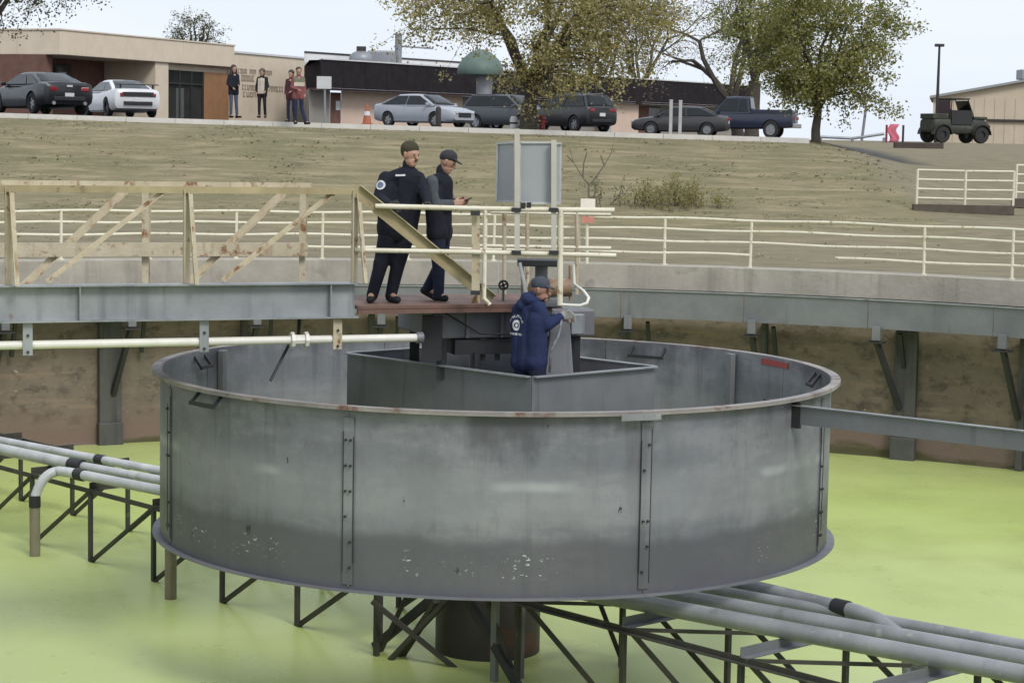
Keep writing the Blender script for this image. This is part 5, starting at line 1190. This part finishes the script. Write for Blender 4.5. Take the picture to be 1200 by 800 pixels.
b = W(602, 153, 66); b.z = ground_z(b.x, b.y); t = thing('white_marker', 'short white marker post on the bank crest left of the tree', 'marker', tuple(b)); mm = MB(); mm.lathe([(.13, -.1), (.13, .34), (.09, .42), (0, .43)], 14, b); mm.build('shaft', ROOFW, t, smooth=40); mm = MB(); mm.lathe([(.132, .18), (.132, .24)], 14, b); mm.build('band', DFRAME, t)
b = W(635, 155, 66); b.z = ground_z(b.x, b.y); t = thing('fire_hydrant', 'red fire hydrant at the foot of the big tree', 'hydrant', tuple(b)); HYD = mk('hydrant_red', (.22, .03, .03), (.15, .025, .025), 6, .5)
mm = MB(); mm.lathe([(.15, -.05), (.15, .04), (.10, .06), (.10, .34), (.13, .36), (.13, .40), (.09, .48), (0, .52)], 14, b); mm.build('barrel', HYD, t, smooth=40); mm = MB(); mm.tube([b+Vector((-.17, 0, .27)), b+Vector((.17, 0, .27))], .055, 10); mm.build('nozzle', HYD, t, smooth=40)
# small red and white sign at the tank railing
b = W(688, 312, 40.3); b.z = ground_z(b.x, b.y); t = thing('warning_sign', 'small red and white warning sign on a post behind the tank railing', 'sign', tuple(b))
SIGNR = mk('sign_red', (.55, .22, .17), (.48, .19, .15), 6, .6); SIGNW = mk('sign_white', (.78, .68, .64), (.70, .60, .56), 6, .6)
mm = MB(); mm.tube([b-Vector((0, 0, .1)), W(688, 236, 40.3)], .03, 8); mm.build('post', CREAM, t); mm = MB(); mm.box(W(689, 238, 40.24), (.28, .02, .17)); mm.build('white_panel', SIGNW, t)
c = W(689, 248.5, 40.24); mm = MB(); mm.box(c, (.34, .02, .16)); mm.build('red_panel', SIGNR, t); mm = MB(); mm.box(c-Vector((0, 0, .15)), (.24, .02, .12)); mm.build('red_panel', SIGNR, t)
# short fence on the right
def short_fence(label, x0, x1, y, z, n, grp):
    t = thing('pipe_fence', label, 'fence', (x0, y, z), grp)
    for h in (.20, .42, .65, .88): mm = MB(); mm.tube([(x0, y, z+h), ((x0+x1)/2, y+.02, z+h-.008), (x1, y, z+h)], .026, 8); mm.build('rail', CREAM, t, smooth=60)
    for i in range(n): x = x0+(x1-x0)*i/(n-1); mm = MB(); mm.tube([(x, y, z-.1), (x, y, z+.90)], .032, 8); mm.build('post', CREAM, t, smooth=40)
    mm = MB(); mm.box(((x0+x1)/2-.05, y-.05, z-.06), (x1-x0+.1, .22, .22)); mm.build('timber_sill', mk('dark_sill', (.10, .082, .065), (.07, .058, .046), 5, .85), t)
q = W(1074, 241, 51); short_fence('cream pipe fence section beside the gravel drive, left of the pair', q.x, W(1187, 241, 51).x, q.y, ground_z(q.x+.6, q.y)+.12, 3, 'pipe fences by the drive')
q = W(1190, 238, 52.5); short_fence('cream pipe fence section cut by the right edge of the view', q.x, q.x+4.6, q.y, ground_z(q.x+1, q.y)+.20, 4, 'pipe fences by the drive')
# barrier and pink cloth on the skyline
PK = mk('pink_cloth', (.62, .16, .22), (.52, .12, .18), 4, .8)
b = W(1047, 166, 92); b.z = ground_z(b.x, b.y); t = thing('pink_barrier', 'bright pink cloth hung between two short posts on the skyline', 'barrier', tuple(b))
for px in (1038.5, 1058): q = W(px, 166, 92); mm = MB(); mm.tube([(q.x, q.y, b.z-.1), (q.x, q.y, b.z+.78)], .05, 8); mm.build('post', DFRAME if px > 1050 else HYD, t)
mm = MB(); N_ = 8
for i in range(N_+1):
    for j in range(5): mm.v.append(Vector((b.x-.22+.10*j+.08*sin(i*.9), b.y+.05*sin(j*2+i), b.z+.02+.80*i/N_)))
for i in range(N_):
    for j in range(4): k0 = i*5+j; mm.f.append((k0, k0+1, k0+6, k0+5)); mm.mi.append(0)
o = mm.build('cloth', PK, t, smooth=True); sm = o.modifiers.new('s', 'SOLIDIFY'); sm.thickness = .01
q0, q1 = W(962, 160, 90), W(1036, 160, 90); t = thing('pipe_barrier', 'low pipe barrier on the skyline between the green tree and pink cloth', 'barrier', (q0.x, q0.y, ground_z(q0.x, q0.y)))
mm = MB(); mm.tube([(q0.x, q0.y, 5.88+.12), ((q0.x+q1.x)/2, q0.y, 5.88+.08), (q1.x, q1.y, 5.88+.3)], .06, 8); mm.build('rail', METALR, t)
for k in (0, .5, 1): x = q0.x+(q1.x-q0.x)*k; mm = MB(); mm.tube([(x, q0.y, ground_z(x, q0.y)-.1), (x, q0.y, 6.02)], .06, 8); mm.build('post', METALR, t)
q0 = W(1067, 175, 80); z = ground_z(q0.x, q0.y); t = thing('timber_beam', 'dark squared timber lying on the drive below the utility vehicle', 'timber', (q0.x, q0.y, z))
mm = MB(); mm.box((q0.x+.3, q0.y, z+.10), (1.9, .25, .24), Matrix.Rotation(R(4), 3, 'Z')); mm.build('beam', mk('old_timber', (.07, .058, .05), (.05, .042, .036), 6, .9), t, bevel=.02)
# ================================================================== TREES
def leafmat(n, cols):
    m_ = bpy.data.materials.new(n); m_.use_nodes = True; t = m_.node_tree; N = t.nodes; L = t.links; N.remove(N['Principled BSDF'])
    g = N.new('ShaderNodeNewGeometry'); r = N.new('ShaderNodeValToRGB'); cr = r.color_ramp
    cr.elements[0].color = (*cols[0], 1); cr.elements[1].color = (*cols[-1], 1)
    for i, c in enumerate(cols[1:-1]): e = cr.elements.new((i+1)/(len(cols)-1)); e.color = (*c, 1)
    L.new(g.outputs['Random Per Island'], r.inputs[0])
    d = N.new('ShaderNodeBsdfDiffuse'); tr_ = N.new('ShaderNodeBsdfTranslucent'); mx_ = N.new('ShaderNodeMixShader'); mx_.inputs[0].default_value = .5
    L.new(r.outputs[0], d.inputs[0]); L.new(r.outputs[0], tr_.inputs[0]); L.new(d.outputs[0], mx_.inputs[1]); L.new(tr_.outputs[0], mx_.inputs[2]); L.new(mx_.outputs[0], N['Material Output'].inputs[0])
    return m_
BARK = mk('grey_brown_bark', (.075, .062, .05), (.045, .037, .03), 5, .95, bump=.6, bscale=14)
LEAF_Y = leafmat('yellowing_leaves', [(.18, .175, .06), (.31, .28, .09), (.44, .40, .17), (.58, .53, .33), (.27, .21, .11)])
LEAF_G = leafmat('olive_green_leaves', [(.12, .145, .04), (.20, .22, .058), (.31, .30, .11), (.46, .42, .24)])
LEAF_B = leafmat('sparse_brown_leaves', [(.16, .125, .11), (.22, .175, .145), (.19, .185, .09)])
LEAF_D = leafmat('grey_green_leaves', [(.09, .10, .05), (.14, .145, .07), (.20, .19, .10)])
def tree(name, label, base, seed, H, r0, fork, nlimb, spread, depth, leaf, nleaf, lsize, group=None, lean=(0, 0), droop=.0, clump=.28, ratio=.72, cat='tree', trunk_name='trunk'):
    g = random.Random(seed); base = Vector(base); t = thing(name, label, cat, tuple(base), group)
    bark = MB(); tips = []
    def grow(p, d, L_, r, lev):
        n = 4; pts = [p]; rs = [r]; dd = d.normalized()
        for i in range(n):
            j = Vector((g.gauss(0, 1), g.gauss(0, 1), g.gauss(0, 1)))*(.12+.05*lev)
            dd = (dd+j+Vector((0, 0, .10 if lev < 2 else .02-droop))).normalized(); p = p+dd*(L_/n); pts.append(p); rs.append(max(.006, r*(1-.42*(i+1)/n)))
        bark.tube(pts, rs, 7 if lev == 0 else (5 if lev < 3 else 3), cap=lev == 0)
        if lev >= depth-1: tips.extend(pts[1:] if lev >= depth else pts[2:])
        if lev >= depth: return
        k = g.choice((2, 3, 3)) if lev else nlimb
        for q in range(k):
            i = g.choice((2, 3, 4)) if q else 4; pp_ = pts[i]; a = 2*pi*(q+g.random()*.7)/k
            s1_ = dd.cross(Vector((.3, .7, .2))).normalized(); s2_ = dd.cross(s1_); sp_ = spread*g.uniform(.6, 1.25)
            nd = dd*cos(sp_)+(s1_*cos(a)+s2_*sin(a))*sin(sp_)
            grow(pp_, nd, L_*ratio*g.uniform(.75, 1.15), rs[i]*.72, lev+1)
    # trunk
    td = Vector((lean[0], lean[1], 1)).normalized(); n = 5; pts = [base-Vector((0, 0, .3))]; rs = [r0*1.35]
    p = base
    for i in range(n+1):
        pts.append(base+td*fork*i/n+Vector((g.gauss(0, .02), g.gauss(0, .02), 0))); rs.append(r0*(1.15-.30*i/n if i else 1.2))
    bark.tube(pts, rs, 9)
    limbL = (H-fork)*.42
    for q in range(nlimb):
        a = 2*pi*(q+g.random()*.5)/nlimb; sp_ = spread*g.uniform(.55, 1.2) if q else .12
        d = Vector((cos(a)*sin(sp_), sin(a)*sin(sp_), cos(sp_)))+Vector((lean[0], lean[1], 0))*.5
        grow(pts[-1]-td*g.uniform(0, .12*fork), d, limbL*g.uniform(.8, 1.15), r0*.62, 1)
    bark.build(trunk_name, BARK, t, smooth=60)
    if nleaf:
        lm = MB()
        for i in range(nleaf):
            c = g.choice(tips); c = c+Vector((g.gauss(0, clump), g.gauss(0, clump), g.gauss(0, clump*.8)))
            ax = Vector((g.gauss(0, 1), g.gauss(0, 1), g.gauss(0, .8))).normalized(); bx = ax.cross(Vector((g.gauss(0, 1), g.gauss(0, 1), g.gauss(0, 1)))).normalized()
            s = lsize*g.uniform(.6, 1.35); k0 = len(lm.v)
            lm.v += [c-ax*s*.5, c+bx*s*.32+ax*s*.02, c+ax*s*.5, c-bx*s*.32+ax*s*.02]; lm.f.append((k0, k0+1, k0+2, k0+3)); lm.mi.append(0)
        me = bpy.data.meshes.new('crown'); me.from_pydata([v-base for v in lm.v], [], lm.f); me.materials.append(leaf)
        o = link(bpy.data.objects.new('crown', me)); o.parent = t
    return t
def crown_tree(name, label, base, seed, r0, fork, centre, rad, ncl, nleaf, lsize, leaf, clump=.34, low=-1.0, twigs=5, keep=None):
    """limbs grown from the fork out to leaf clusters spread through an egg-shaped crown (centre and radii relative to the base)"""
    g = random.Random(seed); base = Vector(base); t = thing(name, label, 'tree', tuple(base)); bark = MB(); centre = Vector(centre)
    n = 5; pts = [base-Vector((0, 0, .3))]; rs = [r0*1.5]; top = Vector((centre.x*.25, centre.y*.25, fork))
    for i in range(n+1): pts.append(base+top*(i/n)+Vector((g.gauss(0, .02), g.gauss(0, .02), 0))); rs.append(r0*(1.2-.30*i/n))
    bark.tube(pts, rs, 10)
    limbs = []
    nl = 7
    for q in range(nl):                                   # main limbs
        a = 2*pi*(q+g.random()*.6)/nl; tgt = centre+Vector((cos(a)*rad[0]*.55, sin(a)*rad[1]*.55, rad[2]*g.uniform(-.1, .6))); p = top.copy(); path = [p.copy()]
        for k in range(1, 7):
            f = k/6; lin = top.lerp(tgt, f); lin.z += sin(f*pi)*.25; path.append(lin+Vector((g.gauss(0, .07), g.gauss(0, .07), g.gauss(0, .05))))
        bark.tube([base+x for x in path], [r0*.62*(1-.75*k/6) for k in range(7)], 6); limbs += [(x, r0*.62*(1-.75*k/6)) for k, x in enumerate(path)][1:]
    tips = []
    for c in range(ncl):
        while True:
            v = Vector((g.uniform(-1, 1), g.uniform(-1, 1), g.uniform(low, 1)))
            q = proj(base+centre+Vector((v.x*rad[0], v.y*rad[1], v.z*rad[2])))
            if keep and keep[0] < q.x < keep[1] and q.y > keep[2]: continue
            if .25 < v.length < 1 and g.random() < v.length: break
        v = v*(1+.09*mnoise.noise(v*2.3+Vector((seed, 0, 0)))); c_ = centre+Vector((v.x*rad[0], v.y*rad[1], v.z*rad[2]))
        lp_, lr = min(limbs, key=lambda q: (q[0]-c_).length+max(0, q[0].z-c_.z)*.6)
        mid = (lp_+c_)/2+Vector((g.gauss(0, .12), g.gauss(0, .12), .15)); rr = max(.008, lr*.45)
        bark.tube([base+lp_, base+lp_.lerp(mid, .6), base+mid, base+c_], [rr, rr*.8, rr*.6, .006], 4, cap=False)
        for w_ in range(twigs):
            e = c_+Vector((g.gauss(0, 1), g.gauss(0, 1), g.gauss(-.1, .8)))*clump*1.25; st = mid.lerp(c_, g.uniform(.3, 1)); bark.tube([base+st, base+(st+e)/2+Vector((0, 0, .04)), base+e], [.009, .007, .004], 3, cap=False); tips += [e, (st+e)/2, e]
        tips.append(c_)
    bark.build('trunk', BARK, t, smooth=60)
    lm = MB()
    for i in range(nleaf):
        c = g.choice(tips)+Vector((g.gauss(0, clump*.42), g.gauss(0, clump*.42), g.gauss(0, clump*.38)))
        ax = Vector((g.gauss(0, 1), g.gauss(0, 1), g.gauss(0, .7))).normalized(); bx = ax.cross(Vector((g.gauss(0, 1), g.gauss(0, 1), g.gauss(0, 1)))).normalized()
        s = lsize*g.uniform(.45, 1.4); k0 = len(lm.v); lm.v += [c-ax*s*.5, c+bx*s*.34, c+ax*s*.5, c-bx*s*.34]; lm.f.append((k0, k0+1, k0+2, k0+3))
    me = bpy.data.meshes.new('crown'); me.from_pydata(lm.v, [], lm.f); me.materials.append(leaf); o = link(bpy.data.objects.new('crown', me)); o.parent = t
    return t
def gp(px, py, d): p = W(px, py, d); return Vector((p.x, p.y, ground_z(p.x, p.y)))
def lp(px, d): p = W(px, 150, d); return Vector((p.x, p.y, lot_z(p.x)))
crown_tree('big_tree', 'big many-stemmed tree with yellowing leaves on the bank crest', gp(618, 152, 65.6), 11, .26, .95, (.3, .3, 3.45), (4.1, 3.0, 2.55), 110, 38000, .098, LEAF_Y, .46, keep=(505, 612, 42))
crown_tree('green_tree', 'slender olive green tree on the crest at the right end of the lot', gp(955, 165, 65.2), 23, .13, 1.05, (.30, .2, 3.35), (2.25, 2.1, 2.5), 85, 32000, .095, LEAF_G, .36, low=-.9)
tree('bare_tree', 'tall nearly bare tree with dark twisting limbs behind the pickup', lp(866, 124), 5, 12.5, .34, 2.2, 4, .75, 5, LEAF_B, 1800, .13, lean=(-.22, 0), clump=.3)
crown_tree('thick_tree', 'thick trunked grey green tree behind the pickup bed', lp(881, 117), 31, .36, 3.2, (.4, .5, 6.0), (2.4, 2.4, 2.6), 60, 12000, .14, LEAF_G, .55)
tree('background_tree', 'hazy brown leafless tree over the dark roof right of the big tree', lp(748, 158), 41, 14, .26, 3.0, 5, .60, 5, LEAF_B, 9000, .13, clump=.4)
tree('background_tree', 'pale twiggy tree over the dark roof, just right of the big crown', lp(702, 168), 43, 13, .26, 3.0, 5, .60, 5, LEAF_B, 7000, .13, clump=.4)
crown_tree('background_tree', 'small round tree crown showing above the beige roof', lp(228, 135), 47, .2, 3.2, (0, 0, 5.6), (1.9, 1.9, 1.2), 40, 2600, .12, LEAF_D, .3)
crown_tree('corner_tree', 'sparse leafy tree reaching into the upper left corner', lp(-50, 66), 53, .22, 1.9, (1.3, .3, 4.6), (3.2, 2.6, 2.0), 80, 14000, .09, LEAF_D, .42)
LEAF_W = leafmat('weed_leaves', [(.16, .15, .06), (.25, .22, .09), (.34, .30, .15), (.20, .20, .07)])
BARKL = mk('pale_grey_bark', (.17, .145, .115), (.12, .10, .08), 5, .95)
# weeds and saplings on the bank
def weeds(name, label, px, py, d, wpx, hpx, seed, nst, nleaf, leaf, group=None):
    g = random.Random(seed); c = W(px, py, d); k = d/FPX; wd = wpx*k; hh = hpx*k; b = Vector((c.x, c.y, ground_z(c.x, c.y))); t = thing(name, label, 'bush', tuple(b), group)
    st_ = MB(); pts_ = []
    for i in range(nst):
        x = g.gauss(0, .28)*wd; y = g.gauss(0, .35); p = Vector((b.x+x, b.y+y, ground_z(b.x+x, b.y+y))); hgt = hh*g.uniform(.45, 1.0)*(1-min(.6, abs(x)/wd*.9)); q = [p]
        dd = Vector((g.gauss(0, .3), g.gauss(0, .3), 1)).normalized()
        for s in range(4): p = p+dd*hgt/4; dd = (dd+Vector((g.gauss(0, .15), g.gauss(0, .15), 0))).normalized(); q.append(p)
        st_.tube(q, [.010, .009, .007, .005, .003], 4, cap=False); pts_ += q[1:]
    st_.build('stems', BARKL, t, kind='stuff')
    lm = MB()
    for i in range(nleaf):
        p = g.choice(pts_)+Vector((g.gauss(0, .09), g.gauss(0, .09), g.gauss(0, .08))); ax = Vector((g.gauss(0, 1), g.gauss(0, 1), g.gauss(0, 1))).normalized(); bx = ax.orthogonal().normalized(); s = g.uniform(.04, .085); k0 = len(lm.v)
        lm.v += [p-ax*s*.5, p+bx*s*.3, p+ax*s*.5, p-bx*s*.3]; lm.f.append((k0, k0+1, k0+2, k0+3)); lm.mi.append(0)
    me = bpy.data.meshes.new('foliage'); me.from_pydata([v-b for v in lm.v], [], lm.f); me.materials.append(leaf); o = link(bpy.data.objects.new('foliage', me)); o.parent = t; o['kind'] = 'stuff'
weeds('weed_bush', 'scrubby green and tan weeds growing on the bank below the dark grey sedan', 790, 245, 50.5, 100, 44, 61, 50, 2800, LEAF_W)
weeds('weed_bush', 'grey twiggy brush on the bank right of the equipment board', 715, 246, 50.5, 70, 46, 62, 16, 260, LEAF_D)
t = thing('sapling', 'bare forked sapling on the bank above the red sign', 'sapling', tuple(gp(690, 232, 52)))
b = gp(690, 236, 52); mm = MB()
for pts in ([b, W(690, 216, 52), W(683, 208, 52), W(672, 190, 52), W(668, 176, 52)], [W(690, 218, 52), W(698, 208, 52), W(708, 194, 52), W(716, 180, 52), W(719, 168, 52)], [W(683, 208, 52), W(684, 192, 52), W(688, 178, 52)], [W(672, 190, 52), W(664, 182, 52)], [W(708, 194, 52), W(704, 182, 52)]):
    mm.tube(pts, [.022, .018, .015, .010, .006][:len(pts)], 6)
mm.build('stem', BARKL, t, smooth=60)
